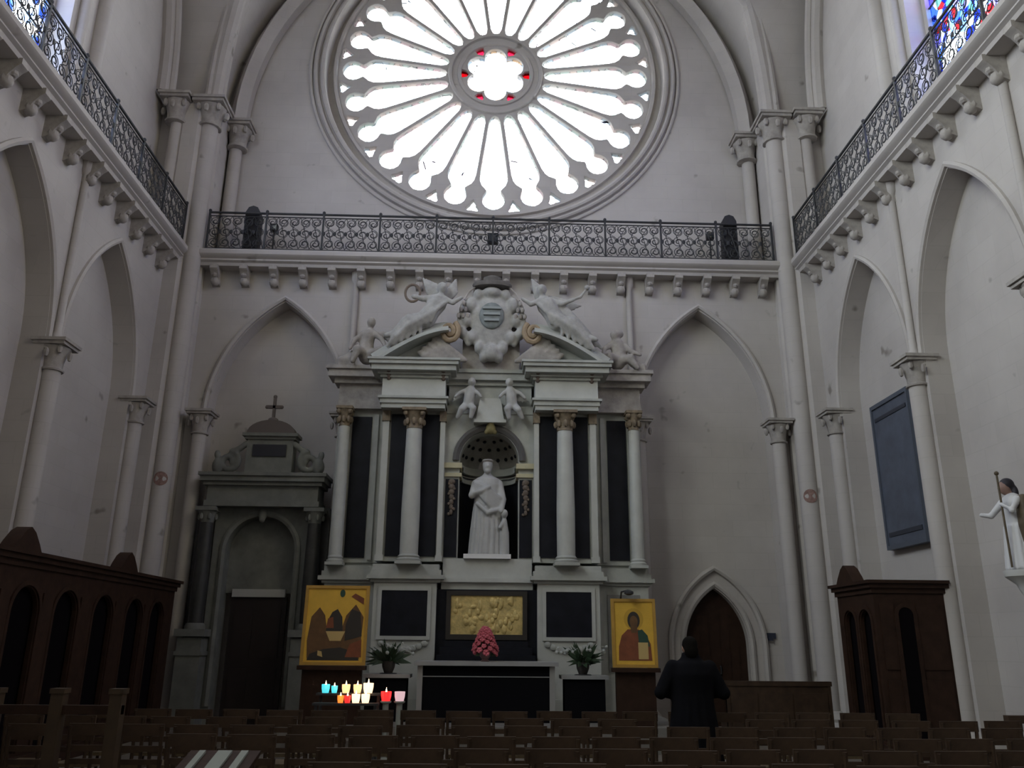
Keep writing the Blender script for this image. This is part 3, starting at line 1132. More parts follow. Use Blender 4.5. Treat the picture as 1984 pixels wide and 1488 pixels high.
moulding(MB(), XC - 0.92, XC + 0.92, YC_ - 0.02, ((6.32, 6.5, 0.0), (6.5, 6.95, -0.03), (6.95, 7.05, 0.03), (7.05, 7.2, 0.12), (7.2, 7.28, 0.16)), YO).build('centre_entablature', STONE_R, AP)
# little brackets at the inner corners
for s in sgn:
    for d in (1.0, 2.15):
        sculpt(MB().ell((XC + s * d, YF - 0.3, 7.12), (.09, .08, .1)).ell((XC + s * d, YF - 0.25, 7.0), (.06, .08, .09)), 'bracket', mat('brown_carving', (0.17, 0.13, 0.11), 0.8), AP, voxel=0.03, smooth=2)

# broken segmental pediment
def seg_arc(s, x_in, x_out, z_in, z_out, y, n=14):
    """arc from the outer foot rising to the inner broken end"""
    pts = []
    for i in range(n + 1):
        t = i / n
        x = x_out + (x_in - x_out) * t
        z = z_out + (z_in - z_out) * sin(t * pi / 2 * 0.92)
        pts.append((XC + s * x, y, z))
    return pts


for s in sgn:
    path = seg_arc(s, 0.93, 2.5, 8.16, 7.40, YF - 0.14)
    prof = [(-.12, -.3), (-.12, .12), (-.05, .2), (.02, .24), (.1, .36), (.17, .38), (.17, -.3)]
    if s > 0:
        prof = [(-a, b) for a, b in prof][::-1]
    MB().sweep(prof, path, (0, -1, 0)).build('pediment_arc', STONE_R, AP)
    poly = [(p[0], p[2]) for p in path] + [(XC + s * 0.93, 7.33)]
    MB().prism(poly, 1, YF - 0.05, YO + 0.2).build('tympanum', STONE_R, AP)
    # scroll closing the broken end
    sc = MB()
    pts = []
    for i in range(22):
        t = i / 21
        r = .26 * (1 - .8 * t)
        a = (0.6 + t * 1.6 * 2 * pi)
        pts.append((XC + s * (0.9 - r * sin(a) * .8), YF - 0.34, 8.02 + r * cos(a)))
    sc.tube(pts, 0.06, 8)
    sc.build('pediment_scroll', mat('ochre_scroll', (0.34, 0.26, 0.17), 0.8, var=0.3, scale=6), AP)
    # mantling drapery falling inside the tympanum
    dr = MB()
    for k in range(5):
        t = k / 4
        dr.limb([(XC + s * (1.15 + .1 * k), YF - .22, 7.98 - .1 * k), (XC + s * (0.95 + .12 * k), YF - .26, 7.72 - .06 * k), (XC + s * (0.55 + .1 * k), YF - .2, 7.42)], [.05, .075, .06], 7)
    sculpt(dr, 'mantling', STONE_D, AP, voxel=0.035)
# centre block carrying the cartouche
MB().box(XC - 0.62, XC + 0.62, YF - 0.02, YO + 0.3, 7.28, 8.55).build('attic_block', STONE_D, AP)
ct = MB()
ct.ell((XC, YF - 0.16, 8.36), (.47, .14, .62), n=20, m=12)
for s in sgn:
    for (x, z, r) in ((.46, 8.72, .15), (.54, 8.35, .12), (.42, 7.96, .13), (.25, 7.72, .12), (.3, 8.95, .12), (.62, 8.05, .11), (.16, 7.5, .1)):
        ct.ell((XC + s * x, YF - .16, z), (r, .14, r * 1.25))
    ct.limb([(XC + s * .3, YF - .12, 9.0), (XC + s * .62, YF - .15, 8.7), (XC + s * .7, YF - .16, 8.25), (XC + s * .5, YF - .16, 7.8)], [.07, .08, .08, .06], 8)
ct.ell((XC, YF - .2, 9.0), (.22, .16, .14))
ct.ell((XC, YF - .2, 7.6), (.2, .15, .2))
cart = sculpt(ct, 'cartouche', SCULPT, AP, voxel=0.03)
MB().ell((XC, YF - 0.30, 8.42), (.27, .06, .31), n=20, m=10).build('shield', mat('grey_green_shield', (0.2, 0.225, 0.22), 0.6, var=0.3, scale=6), AP)
sh = MB()
for k in range(3):
    sh.box(XC - .2 + .02 * k, XC + .2 - .02 * k, YF - .39, YF - .33, 8.55 - .14 * k, 8.60 - .14 * k)
sh.build('shield_charge', mat('shield_bands', (0.3, 0.33, 0.33), 0.6), AP)
hat = MB()
hat.lathe([(.05, 9.1), (.42, 9.12), (.44, 9.17), (.42, 9.22), (.2, 9.25), (.19, 9.36), (.1, 9.4), (0.01, 9.41)], XC, YF - .2, 22, sy=.5)
hat.build('hat', mat('dark_hat_stone', (0.13, 0.12, 0.11), 0.85, var=0.3, scale=6), AP)
for s in sgn:
    ts = MB()
    ts.tube([(XC + s * .38, YF - .22, 9.12), (XC + s * .52, YF - .24, 8.98), (XC + s * .6, YF - .26, 8.8)], .022, 6)
    for r_, row in enumerate((1, 2, 3)):
        for k in range(row):
            ts.ell((XC + s * (.62 + .1 * (k - (row - 1) / 2)), YF - .27, 8.72 - r_ * .15), (.045, .04, .065), n=7, m=5)
    ts.build('tassels', STONE_D, AP)


# ------------------------------------------------------------------ carved figures
def wing(m, root, tip, width, thick=0.05, nf=6):
    root, tip = Vector(root), Vector(tip)
    d = tip - root
    dn = Vector((d.z, 0, -d.x)).normalized()
    for k in range(nf):
        t = k / (nf - 1)
        a = root + dn * (-width * .2 + width * .5 * t)
        b = root + d * (1 - .45 * t) + dn * (-width * .1 + width * .9 * t)
        m.limb([a, (a + b) / 2 + Vector((0, -.02, 0)), b], [thick * 1.1, thick * 1.15, thick * .55], 7)


def angel(s, label):
    """angel reclining on the outer slope of one pediment arc, leaning to the cartouche"""
    X = lambda d: XC + s * d
    y = YF - 0.3
    m = MB()
    hip = (X(1.42), y - .05, 8.28)
    chest = (X(1.18), y - .05, 8.66)
    neck = (X(1.1), y - .06, 8.86)
    m.limb([hip, ((hip[0] + chest[0]) / 2, y - .06, 8.47), chest, neck], [.22, .19, .21, .08], 12)
    m.ell((X(1.07), y - .1, 9.0), (.105, .115, .135))
    m.ell((X(1.09), y - .05, 9.04), (.115, .11, .12))
    m.ell((X(1.05), y - .21, 8.985), (.022, .03, .03))
    # thighs and shanks trailing down the arc, drapery about them
    m.limb([hip, (X(1.75), y - .14, 8.22), (X(2.08), y - .1, 7.92), (X(2.24), y - .14, 7.86)], [.17, .145, .085, .06], 10)
    m.limb([hip, (X(1.68), y + .0, 8.06), (X(1.98), y - .02, 7.76), (X(2.1), y - .1, 7.68)], [.17, .15, .09, .06], 10)
    for k in range(7):
        m.limb([(X(1.0 + .1 * k), y - .2, 8.62 - .05 * k), (X(1.2 + .1 * k), y - .26, 8.4 - .06 * k), (X(1.28 + .12 * k), y - .2, 8.18 - .06 * k)], [.045, .05, .035], 7)
    for k in range(6):
        m.limb([(X(1.35 + .1 * k), y - .12, 8.36 - .05 * k), (X(1.55 + .1 * k), y - .18, 8.12 - .06 * k), (X(1.5 + .14 * k), y - .14, 7.92 - .06 * k)], [.07, .065, .04], 7)
    # near arm reaching to the shield, far arm raised
    m.limb([(X(1.06), y - .12, 8.76), (X(.84), y - .2, 8.62), (X(.66), y - .2, 8.74)], [.075, .062, .045], 9)
    if s < 0:
        m.limb([(X(1.28), y - .05, 8.78), (X(1.5), y - .1, 8.74), (X(1.7), y - .12, 8.78)], [.085, .07, .055], 9)
    else:
        m.limb([(X(1.28), y - .05, 8.78), (X(1.52), y - .1, 8.68), (X(1.78), y - .14, 8.78)], [.075, .06, .045], 9)
    if s < 0:
        wing(m, (X(1.25), y + .1, 8.75), (X(1.5), y + .12, 9.34), .3)
        wing(m, (X(1.05), y + .1, 8.8), (X(.78), y + .12, 9.3), .2)
        wing(m, (X(1.6), y + .06, 8.3), (X(2.1), y + .08, 8.12), .2)
    else:
        wing(m, (X(1.25), y + .08, 8.85), (X(1.95), y + .1, 8.7), .3)
        wing(m, (X(1.45), y + .02, 8.7), (X(2.35), y + .02, 7.7), .3, .07)
        wing(m, (X(1.05), y + .1, 8.8), (X(.9), y + .12, 9.36), .2)
    o = thing('angel_sculpture', label, 'sculpture', (X(1.6), YF - .2, 7.6), 'carved angels on the pediment')
    sculpt(m, 'figure', SCULPT, o, voxel=0.026, smooth=3)
    if s < 0:
        # palm wreath held up
        pts = [(X(1.72) + .16 * cos(a), y - .12, 8.86 + .2 * sin(a)) for a in [2 * pi * i / 18 for i in range(19)]]
        MB().tube(pts, .03, 6).build('wreath', mat('brown_wreath', (0.19, 0.15, 0.12), 0.8), o)
    else:
        MB().tube([(X(1.72), y - .14, 8.76), (X(1.92), y - .14, 8.84), (X(2.05), y - .14, 9.02)], [.03, .035, .025], 7).ell((X(2.07), y - .14, 9.06), .06).build('trumpet', SCULPT, o)
    return o


angel(-1, 'pale stone angel with raised wreath on the left pediment arc')
angel(1, 'pale stone angel with long wing and trumpet on the right pediment arc')


def trophy(s, label):
    X = lambda d: XC + s * d
    y = YO - 0.2
    o = thing('seated_figure_sculpture', label, 'sculpture', (X(2.75), YO, 7.36), 'carved figures at the ends of the cornice')
    m = MB()
    if s < 0:
        hip, kn = (X(2.72), y, 7.62), (X(2.45), y - .2, 7.68)
        m.limb([hip, (X(2.75), y, 7.9), (X(2.7), y - .03, 8.14), (X(2.68), y - .04, 8.28)], [.19, .16, .15, .06], 10)
        m.ell((X(2.66), y - .08, 8.4), (.1, .11, .125))
        m.limb([hip, kn, (X(2.42), y - .25, 7.4)], [.15, .11, .06], 9)
        m.limb([hip, (X(2.9), y - .25, 7.7), (X(2.98), y - .28, 7.42)], [.15, .11, .06], 9)
        m.limb([(X(2.6), y - .05, 8.16), (X(2.4), y - .15, 7.98), (X(2.3), y - .2, 7.78)], [.08, .06, .045], 8)
        m.limb([(X(2.82), y - .05, 8.14), (X(3.0), y - .12, 7.95), (X(3.08), y - .15, 7.75)], [.08, .06, .045], 8)
        for k in range(4):
            m.limb([(X(2.95 + .06 * k), y, 7.75 - .05 * k), (X(3.1 + .06 * k), y - .1, 7.5), (X(3.0 + .1 * k), y - .12, 7.38)], [.08, .08, .05], 7)
        m.limb([(X(2.42), y, 8.14), (X(2.25), y, 8.08), (X(2.18), y, 7.9)], [.09, .1, .06], 8)
    else:
        hip = (X(2.8), y, 7.6)
        m.limb([hip, (X(2.84), y - .02, 7.82), (X(2.8), y - .04, 8.0), (X(2.77), y - .06, 8.1)], [.19, .17, .15, .06], 10)
        m.ell((X(2.74), y - .1, 8.2), (.1, .11, .12))
        m.ell((X(2.8), y - .04, 8.24), (.16, .14, .1))
        m.limb([hip, (X(3.05), y - .2, 7.62), (X(3.2), y - .24, 7.4)], [.15, .11, .06], 9)
        m.limb([hip, (X(2.6), y - .22, 7.64), (X(2.55), y - .26, 7.4)], [.15, .11, .06], 9)
        m.limb([(X(2.95), y - .05, 7.98), (X(3.1), y - .14, 7.8), (X(3.28), y - .18, 7.72)], [.08, .06, .045], 8)
        m.limb([(X(2.66), y - .05, 7.98), (X(2.5), y - .15, 7.85), (X(2.45), y - .2, 7.66)], [.08, .06, .045], 8)
        for k in range(4):
            m.limb([(X(3.0 + .05 * k), y, 7.7 - .05 * k), (X(3.2 + .05 * k), y - .08, 7.48), (X(3.3 + .04 * k), y - .1, 7.3 - .05 * k)], [.08, .08, .05], 7)
    sculpt(m, 'figure', STONE_D, o, voxel=0.026)


trophy(-1, 'dark weathered figure seated at the left end of the cornice')
trophy(1, 'dark weathered crouching figure at the right end of the cornice')


def cherub(s, label):
    X = lambda d: XC + s * d
    y = YC_ - 0.2
    o = thing('cherub_sculpture', label, 'sculpture', (X(.45), y, 6.1), 'cherubs above the niche')
    m = MB()
    m.limb([(X(.46), y, 6.5), (X(.44), y - .02, 6.64), (X(.42), y - .03, 6.78), (X(.41), y - .04, 6.86)], [.12, .125, .11, .05], 10)
    m.ell((X(.40), y - .08, 6.95), (.088, .092, .1))
    m.ell((X(.40), y - .17, 6.94), (.018, .02, .022))
    m.limb([(X(.44), y, 6.46), (X(.36), y - .12, 6.36), (X(.40), y - .08, 6.18)], [.095, .075, .05], 9)
    m.limb([(X(.5), y, 6.46), (X(.6), y - .1, 6.34), (X(.68), y - .05, 6.18)], [.095, .075, .05], 9)
    m.limb([(X(.36), y - .03, 6.78), (X(.27), y - .1, 6.7), (X(.2), y - .1, 6.62)], [.055, .045, .035], 8)
    m.limb([(X(.5), y - .03, 6.78), (X(.64), y - .05, 6.72), (X(.74), y - .06, 6.62)], [.055, .045, .035], 8)
    wing(m, (X(.52), y + .1, 6.76), (X(.82), y + .06, 6.56), .14, .03, 4)
    sculpt(m, 'figure', STATUE_W, o, voxel=0.018)


cherub(-1, 'small pale cherub left of the block above the niche')
cherub(1, 'small pale cherub right of the block above the niche')
bl = MB()
bl.prism([(XC - .3, 6.14), (XC + .3, 6.14), (XC + .24, 6.5), (XC + .2, 6.62), (XC - .2, 6.62), (XC - .24, 6.5)], 1, YC_ - .2, YC_)
bl.box(XC - .34, XC + .34, YC_ - .24, YC_, 6.08, 6.15)
bl.build('tablet_block', MARBLE_W, AP)

# saint statue in the niche
ST = thing('saint_statue', 'tall white marble statue of a robed figure standing in the niche', 'statue', (XC - .03, YC_ + .2, 3.28))
sx, sy = XC - .03, YC_ + .2
m = MB()
m.lathe([(.34, 3.36), (.35, 3.5), (.31, 3.9), (.29, 4.3), (.27, 4.6), (.29, 4.82), (.25, 4.95), (.12, 5.02), (.07, 5.08)], sx, sy, 20, sy=.72)
for k in range(9):
    a = pi + pi * (k + .5) / 9
    m.limb([(sx + .27 * cos(a), sy + .2 * sin(a), 4.35), (sx + .31 * cos(a + .08), sy + .23 * sin(a + .08), 3.9), (sx + .34 * cos(a), sy + .25 * sin(a), 3.38)], [.03, .045, .05], 6)
m.ell((sx, sy - .05, 5.2), (.105, .12, .145))
m.ell((sx, sy - .165, 5.2), (.02, .03, .035))
m.ell((sx, sy - .02, 5.25), (.115, .12, .12))
m.ell((sx, sy - .12, 5.1), (.07, .06, .06))
m.limb([(sx - .25, sy - .02, 4.85), (sx - .32, sy - .14, 4.58), (sx - .1, sy - .26, 4.66), (sx + .04, sy - .28, 4.74)], [.085, .08, .055, .045], 9)
m.limb([(sx + .25, sy - .02, 4.85), (sx + .33, sy - .1, 4.5), (sx + .3, sy - .22, 4.24)], [.085, .075, .05], 9)
# mantle drawn across the body
for k in range(5):
    m.limb([(sx - .26, sy - .12, 4.86 - .03 * k), (sx - .02, sy - .26, 4.72 - .07 * k), (sx + .26, sy - .16, 4.52 - .09 * k)], [.045, .05, .05], 7)
m.limb([(sx - .2, sy - .2, 4.4), (sx + .02, sy - .27, 4.2), (sx + .25, sy - .2, 4.28)], [.05, .06, .05], 7)
sculpt(m, 'figure', STATUE_W, ST, voxel=0.02)
# small attendant form at the statue's side
m = MB()
m.limb([(sx + .36, sy - .14, 3.4), (sx + .36, sy - .14, 3.8), (sx + .36, sy - .16, 4.06)], [.12, .11, .06], 9)
m.ell((sx + .36, sy - .18, 4.2), (.08, .08, .095))
m.limb([(sx + .32, sy - .2, 4.0), (sx + .26, sy - .26, 3.9)], [.045, .035], 7)
sculpt(m, 'attendant', STATUE_W, ST, voxel=0.02)
MB().box(sx - .46, sx + .5, YC_ - .12, YC_ + .5, 3.27, 3.36).build('plinth', mat('white_plinth', (0.75, 0.75, 0.74), 0.5), ST)
m = MB()
m.lathe([(.1, 5.3), (.125, 5.33), (.1, 5.36)], sx, sy - .03, 14)
m.build('hair_band', STONE_D, ST)

# ================================================================== altar and what stands on it
AL = thing('altar', 'black draped altar table with pale top edge and legs before the altarpiece', 'altar', (XC, 15.3, PLAT))
x0, x1 = XC - 1.17, XC + 1.18
MB().box(x0 - .06, x1 + .06, 14.85, 15.75, 1.27, 1.335).build('top_slab', mat('grey_marble_top', (0.33, 0.33, 0.33), 0.35, var=0.1, scale=3), AL)
for xa in (x0 + .0, x1 - .09):
    for ya in (14.92, 15.6):
        MB().box(xa, xa + .09, ya, ya + .09, PLAT, 1.27).build('leg', mat('pale_altar_leg', (0.3, 0.3, 0.29), 0.5), AL)
MB().box(x0 + .09, x1 - .09, 14.96, 15.66, PLAT, 1.27).build('frontal_cloth', BLACK, AL)
MB().box(x0 + .09, x1 - .09, 14.945, 14.96, 1.085, 1.10).build('frontal_braid', mat('silver_braid', (0.3, 0.31, 0.32), 0.4), AL)
# black gradines stepping up behind it to the gilded relief
gd = MB().box(XC - .94, XC + .94, 16.3, 16.85, PLAT, 1.42)
gd.box(XC - .88, XC + .88, 16.45, 16.85, 1.42, 1.56).box(XC - .8, XC + .8, 16.6, 16.85, 1.56, 1.68)
g = gd.build('altar_gradine', MARBLE_B, loc=(XC, 16.6, PLAT))
tag(g, 'stepped black marble shelf between the altar and the gilded relief', 'shelf')


def leaf(m, base, tip, w, up=0.0):
    base, tip = Vector(base), Vector(tip)
    d = tip - base
    s = d.cross(Vector((0, -1, .2)))
    if s.length < 1e-4:
        s = Vector((1, 0, 0))
    s = s.normalized() * w
    mid = base + d * .5 + Vector((0, 0, up))
    n = s.cross(d).normalized() * .006
    vs = [base, mid + s, tip, mid - s]
    m.add([v + n for v in vs] + [v - n for v in vs], [(0, 1, 2, 3), (7, 6, 5, 4), (0, 4, 5, 1), (1, 5, 6, 2), (2, 6, 7, 3), (3, 7, 4, 0)])


LEAF = mat('dark_leaves', (0.025, 0.05, 0.022), 0.6, var=0.4, scale=10)
PINK = mat('rose_pink_petals', (0.52, 0.11, 0.14), 0.7, var=0.35, scale=12)
random.seed(11)
# pink bouquet on the altar
bq = thing('pink_bouquet', 'tall cone of rose pink flowers in a low vase on the altar', 'flowers', (XC - .02, 15.2, 1.335))
bx, by = XC - .02, 15.2
MB().lathe([(.07, 1.335), (.08, 1.345), (.05, 1.37), (.1, 1.43), (.115, 1.49), (.1, 1.5)], bx, by, 14).build('vase', mat('dull_pewter', (0.2, 0.12, 0.12), 0.4), bq)
flower = MB()
for k in range(8):
    a = 2 * pi * k / 8
    flower.ell((.032 * cos(a), .032 * sin(a), .012 * (k % 2)), (.026, .026, .018), n=6, m=4)
flower.ell((0, 0, .02), (.022, .022, .022), n=6, m=4)
fm = flower.mesh('blossom')
fm.materials.append(PINK)
for k in range(52):
    t = (k + .5) / 52
    z = 1.46 + .44 * t
    r = (.205 * (1 - t) ** .8 + .03) * (1.0 if t > .12 else .8)
    a = k * 2.4
    o = bpy.data.objects.new('blossom', fm)
    o.parent = bq
    o.location = Vector((bx + r * cos(a), by + r * .8 * sin(a), z)) - ORG[bq]
    nv = Vector((cos(a), sin(a), .5 + t))
    o.rotation_euler = nv.to_track_quat('Z', 'Y').to_euler()
    sc = random.uniform(.85, 1.2)
    o.scale = (sc, sc, sc)
    C.objects.link(o)
lf = MB()
for k in range(16):
    a = 2 * pi * k / 16
    leaf(lf, (bx + .06 * cos(a), by + .05 * sin(a), 1.47), (bx + .2 * cos(a), by + .17 * sin(a), 1.43 + .12 * (k % 3)), .03)
lf.build('leaves', LEAF, bq)


def greenery(x, y, z, label, seed):
    """plant on a slim stand with dark leaves and a spray of pale blossoms"""
    random.seed(seed)
    t = thing('flower_arrangement', label, 'flowers', (x, y, z - .01), 'leafy arrangements beside the altar')
    MB().lathe([(.15, z - .01), (.15, z), (.12, z + .005)], x, y, 14).build('saucer', IRON, t)
    MB().lathe([(.07, z), (.11, z + .1), (.12, z + .2), (.1, z + .2)], x, y, 14).build('pot', mat('dark_pot', (0.04, 0.035, 0.03), 0.6), t)
    m = MB()
    for k in range(60):
        a = random.uniform(0, 2 * pi)
        e = random.uniform(-.2, 1.4)
        L = random.uniform(.18, .42)
        b = Vector((x + .05 * cos(a), y + .05 * sin(a), z + .18))
        leaf(m, b, b + Vector((cos(a) * cos(e), sin(a) * cos(e) * .7, sin(e))) * L, random.uniform(.02, .045), .03)
    m.build('leaves', LEAF, t)
    m = MB()
    for k in range(16):
        a = random.uniform(0, 2 * pi)
        L = random.uniform(.25, .55)
        p = Vector((x + L * cos(a), y + .4 * L * sin(a), z + .32 + random.uniform(0, .18)))
        m.ell(p, random.uniform(.02, .035), n=6, m=4)
        m.tube([(x, y, z + .18), (p + Vector((x, y, z + .5))) / 2, p], .004, 4)
    m.build('pale_blossoms', mat('pale_blossom', (0.45, 0.47, 0.44), 0.7), t)


greenery(XC - 1.70, 15.25, 1.13, 'dark leafy plant with pale sprays left of the altar', 21)
greenery(XC + 1.70, 15.25, 1.13, 'dark leafy plant with pale sprays right of the altar', 22)

# boxed side tables either side of the altar
for s, nm in ((-1, 'left'), (1, 'right')):
    cr = thing('credence_table', 'small dark boxed side table %s of the altar, under the leafy plant' % nm, 'table', (XC + s * 1.72, 15.25, PLAT), 'side tables by the altar')
    MB().box(XC + s * 1.3, XC + s * 2.12, 15.0, 15.5, 1.06, 1.12).build('top', mat('grey_marble_top', (0.33, 0.33, 0.33), 0.35), cr)
    MB().box(XC + s * 1.36, XC + s * 2.06, 15.05, 15.45, PLAT, 1.06).build('cloth', BLACK, cr)


# ------------------------------------------------------------------ icons on stands
FRAME = mat('icon_frame_wood', (0.42, 0.24, 0.04), 0.5, var=0.15, scale=6)
REDB = mat('icon_red_brown', (0.19, 0.055, 0.02), 0.7, var=0.3, scale=5)
BRN = mat('icon_brown', (0.12, 0.06, 0.02), 0.7, var=0.3, scale=5)
DKB = mat('icon_dark', (0.03, 0.025, 0.02), 0.7)
GRN = mat('icon_green', (0.02, 0.06, 0.04), 0.7)
CRM = mat('icon_cream', (0.5, 0.36, 0.14), 0.7)


def icon(name, x0, x1, z0, z1, y, label, shapes, stand_h, tilt=0.06):
    t = thing(name, label, 'icon', ((x0 + x1) / 2, y, PLAT if y > 14.2 else 0.0))
    floor_z = PLAT if y > 14.2 else 0.0
    cx, w, h = (x0 + x1) / 2, x1 - x0, z1 - z0
    b = 0.05

    def Q(u, v, d):
        """u across 0..1, v up 0..1, d proud of the panel"""
        return (x0 + u * w, y + tilt * v * h - d, z0 + v * h)
    def slab(poly, d0, d1, nm, m, par=None):
        n = len(poly)
        vs = [Q(u, v, d0) for u, v in poly] + [Q(u, v, d1) for u, v in poly]
        fs = [tuple(range(n)), tuple(range(2 * n - 1, n - 1, -1))] + [(i, (i + 1) % n, n + (i + 1) % n, n + i) for i in range(n)]
        return MB().add(vs, fs).build(nm, m, par or t)
    pan = slab([(0, 0), (1, 0), (1, 1), (0, 1)], -.04, 0, 'panel', GOLD_I)
    fw, fh = b / w, b / h
    for poly in ([(0, 0), (1, 0), (1, fh), (0, fh)], [(0, 1 - fh), (1, 1 - fh), (1, 1), (0, 1)], [(0, fh), (fw, fh), (fw, 1 - fh), (0, 1 - fh)], [(1 - fw, fh), (1, fh), (1, 1 - fh), (1 - fw, 1 - fh)]):
        slab(poly, 0, .02, 'frame', FRAME)
    for k, (poly, m) in enumerate(shapes):
        slab(poly, 0, .003 + .0006 * k, 'painted_area', m, pan)
    # easel-like stand
    s = MB()
    for u in (.15, .85):
        s.box(x0 + u * w - .03, x0 + u * w + .03, y + .15, y + .2, floor_z, z1 - .1)
    s.box(x0 - .02, x1 + .02, y - .1, y + .1, z0 - .07, z0 - .005)
    s.box(x0 + .05, x1 - .05, y + .0, y + .12, floor_z, z0 - .07)
    s.build('stand', WOOD, t)
    return t


def oval(cu, cv, ru, rv, n=18):
    return [(cu + ru * cos(2 * pi * i / n), cv + rv * sin(2 * pi * i / n)) for i in range(n)]


# a plain hilly devotional scene: brown masses, a dark centre and a pale bowl
hills = [([(.1, .08), (.9, .08), (.9, .12), (.93, .6), (.8, .76), (.66, .62), (.6, .45), (.38, .42), (.33, .62), (.24, .72), (.12, .6), (.08, .3)], BRN),
         ([(.1, .06), (.9, .06), (.85, .16), (.6, .22), (.35, .2), (.14, .14)], DKB),
         ([(.68, .1), (.93, .1), (.92, .32), (.74, .26)], REDB),
         ([(.66, .3), (.92, .36), (.88, .66), (.74, .7), (.66, .5)], DKB),
         ([(.36, .42), (.62, .42), (.6, .6), (.52, .7), (.44, .66), (.38, .56)], DKB),
         ([(.36, .46), (.48, .46), (.46, .6), (.38, .58)], REDB),
         ([(.36, .42), (.66, .42), (.6, .3), (.43, .3)], CRM),
         (oval(.58, .9, .04, .05), GRN),
         ([(.72, .86), (.92, .76), (.92, .84), (.78, .9)], REDB),
         ([(.26, .12), (.34, .1), (.32, .17), (.26, .18)], CRM)]
p0 = px(583, 1289, 1, 14.5)
p1 = px(716, 1134, 1, 14.5)
icon('large_icon_panel', -3.04, -1.96, 1.27, 2.56, 14.5, 'large gold-ground painted panel with brown hills on a stand left of the altar', hills, 1.2)
saint = [(oval(.5, .70, .22, .16), mat('icon_halo', (0.5, 0.3, 0.03), 0.6)),
         ([(.14, .1), (.88, .1), (.86, .34), (.74, .5), (.6, .55), (.36, .55), (.22, .46), (.15, .3)], REDB),
         ([(.6, .34), (.84, .3), (.8, .46), (.68, .55), (.58, .53)], GRN),
         (oval(.5, .68, .14, .13), DKB),
         (oval(.5, .66, .09, .09), BRN),
         ([(.44, .5), (.56, .5), (.58, .6), (.42, .6)], BRN),
         ([(.58, .12), (.8, .12), (.8, .36), (.58, .36)], CRM)]
icon('small_icon_panel', 2.17, 2.93, 1.27, 2.39, 14.5, 'gold-ground painted panel of a red-robed bust holding a book, right of the altar', saint, 1.2)
lp = MB().tube([(2.35, 14.6, 2.40), (2.35, 14.5, 2.5), (2.45, 14.4, 2.52)], .015, 6).lathe([(.03, 2.44), (.08, 2.46), (.08, 2.5), (.02, 2.53)], 2.46, 14.4, 12).build('picture_lamp', IRON, loc=(2.45, 14.4, 2.44))
tag(lp, 'small dark lamp clipped above the right gold panel', 'lamp')

# ------------------------------------------------------------------ votive candles
vs_ = thing('votive_stand', 'dark iron stand holding glowing votive candles in front of the left gold panel', 'candle stand', (-1.95, 13.0, 0))
sm = MB()
for z, ya in ((0.80, 12.85), (0.92, 13.1)):
    sm.box(-2.45, -1.5, ya - .1, ya + .1, z - .03, z)
sm.build('tray', IRON, vs_)
for xa in (-2.4, -1.55):
    for ya in (12.8, 13.15):
        MB().box(xa - .02, xa + .02, ya - .02, ya + .02, 0, .9 if ya > 13 else .78).build('leg', IRON, vs_)


def glass_cup(name, col):
    m = bpy.data.materials.new(name)
    m.use_nodes = True
    b = m.node_tree.nodes['Principled BSDF']
    b.inputs['Base Color'].default_value = (*col, 1)
    b.inputs['Roughness'].default_value = 0.3
    b.inputs['Transmission Weight'].default_value = 0.3
    b.inputs['Emission Color'].default_value = (*col, 1)
    b.inputs['Emission Strength'].default_value = 1.1     # the cup glows with the flame inside it
    MATS[name] = m
    return m


FLAME = emit_mat('candle_flame', (1.0, 0.72, 0.38), 9.0)
WAX = mat('candle_wax', (0.8, 0.75, 0.65), 0.6)
CUPS = {'teal': glass_cup('teal_candle_glass', (0.08, 0.5, 0.55)), 'amber': glass_cup('amber_candle_glass', (0.9, 0.55, 0.28)),
        'red': glass_cup('red_candle_glass', (0.75, 0.03, 0.03)), 'clear': glass_cup('clear_candle_glass', (0.95, 0.75, 0.5)),
        'rose': glass_cup('rose_candle_glass', (0.45, 0.32, 0.34)), 'orange': glass_cup('orange_candle_glass', (0.9, 0.25, 0.04))}


def votive(x, y, z, kind, label, r=.05, h=.11, lit=True):
    t = thing('votive_candle', label, 'candle', (x, y, z), 'votive candles by the altar')
    MB().lathe([(r * .8, z), (r, z + h * .5), (r * 1.05, z + h), (r * .92, z + h), (r * .85, z + h * .6), (r * .7, z + .012)], x, y, 14).build('glass_cup', CUPS[kind], t)
    MB().lathe([(r * .7, z + .012), (r * .7, z + h * .45), (.004, z + h * .5)], x, y, 12).build('wax', WAX, t)
    if lit:
        MB().lathe([(.002, z + h * .5), (.013, z + h * .62), (.016, z + h * .8), (.01, z + h * 1.1), (.001, z + h * 1.45)], x, y, 10).build('flame', FLAME, t)
    return t


for x, y, z, kd, lb, big in ((-2.33, 13.1, .92, 'teal', 'glowing teal votive candle at the left end of the upper tray', 1),
                             (-2.20, 13.1, .92, 'teal', 'glowing teal votive candle beside the amber one on the upper tray', 0),
                             (-2.03, 13.1, .92, 'amber', 'amber votive candle in the middle of the upper tray', 1),
                             (-1.86, 13.1, .92, 'amber', 'amber votive candle, second from the right on the upper tray', 1),
                             (-1.70, 13.1, .92, 'clear', 'large pale glowing votive candle at the right end of the upper tray', 2),
                             (-2.06, 12.85, .80, 'orange', 'small orange votive candle at the left end of the lower tray', 0),
                             (-1.96, 12.85, .80, 'red', 'bright red votive candle on the lower tray', 0),
                             (-1.84, 12.85, .80, 'clear', 'white-hot votive candle on the lower tray', 1),
                             (-1.70, 12.85, .80, 'clear', 'white-hot votive candle at the right end of the lower tray', 1)):
    votive(x, y, z, kd, lb, .045 + .014 * big, .10 + .02 * big)
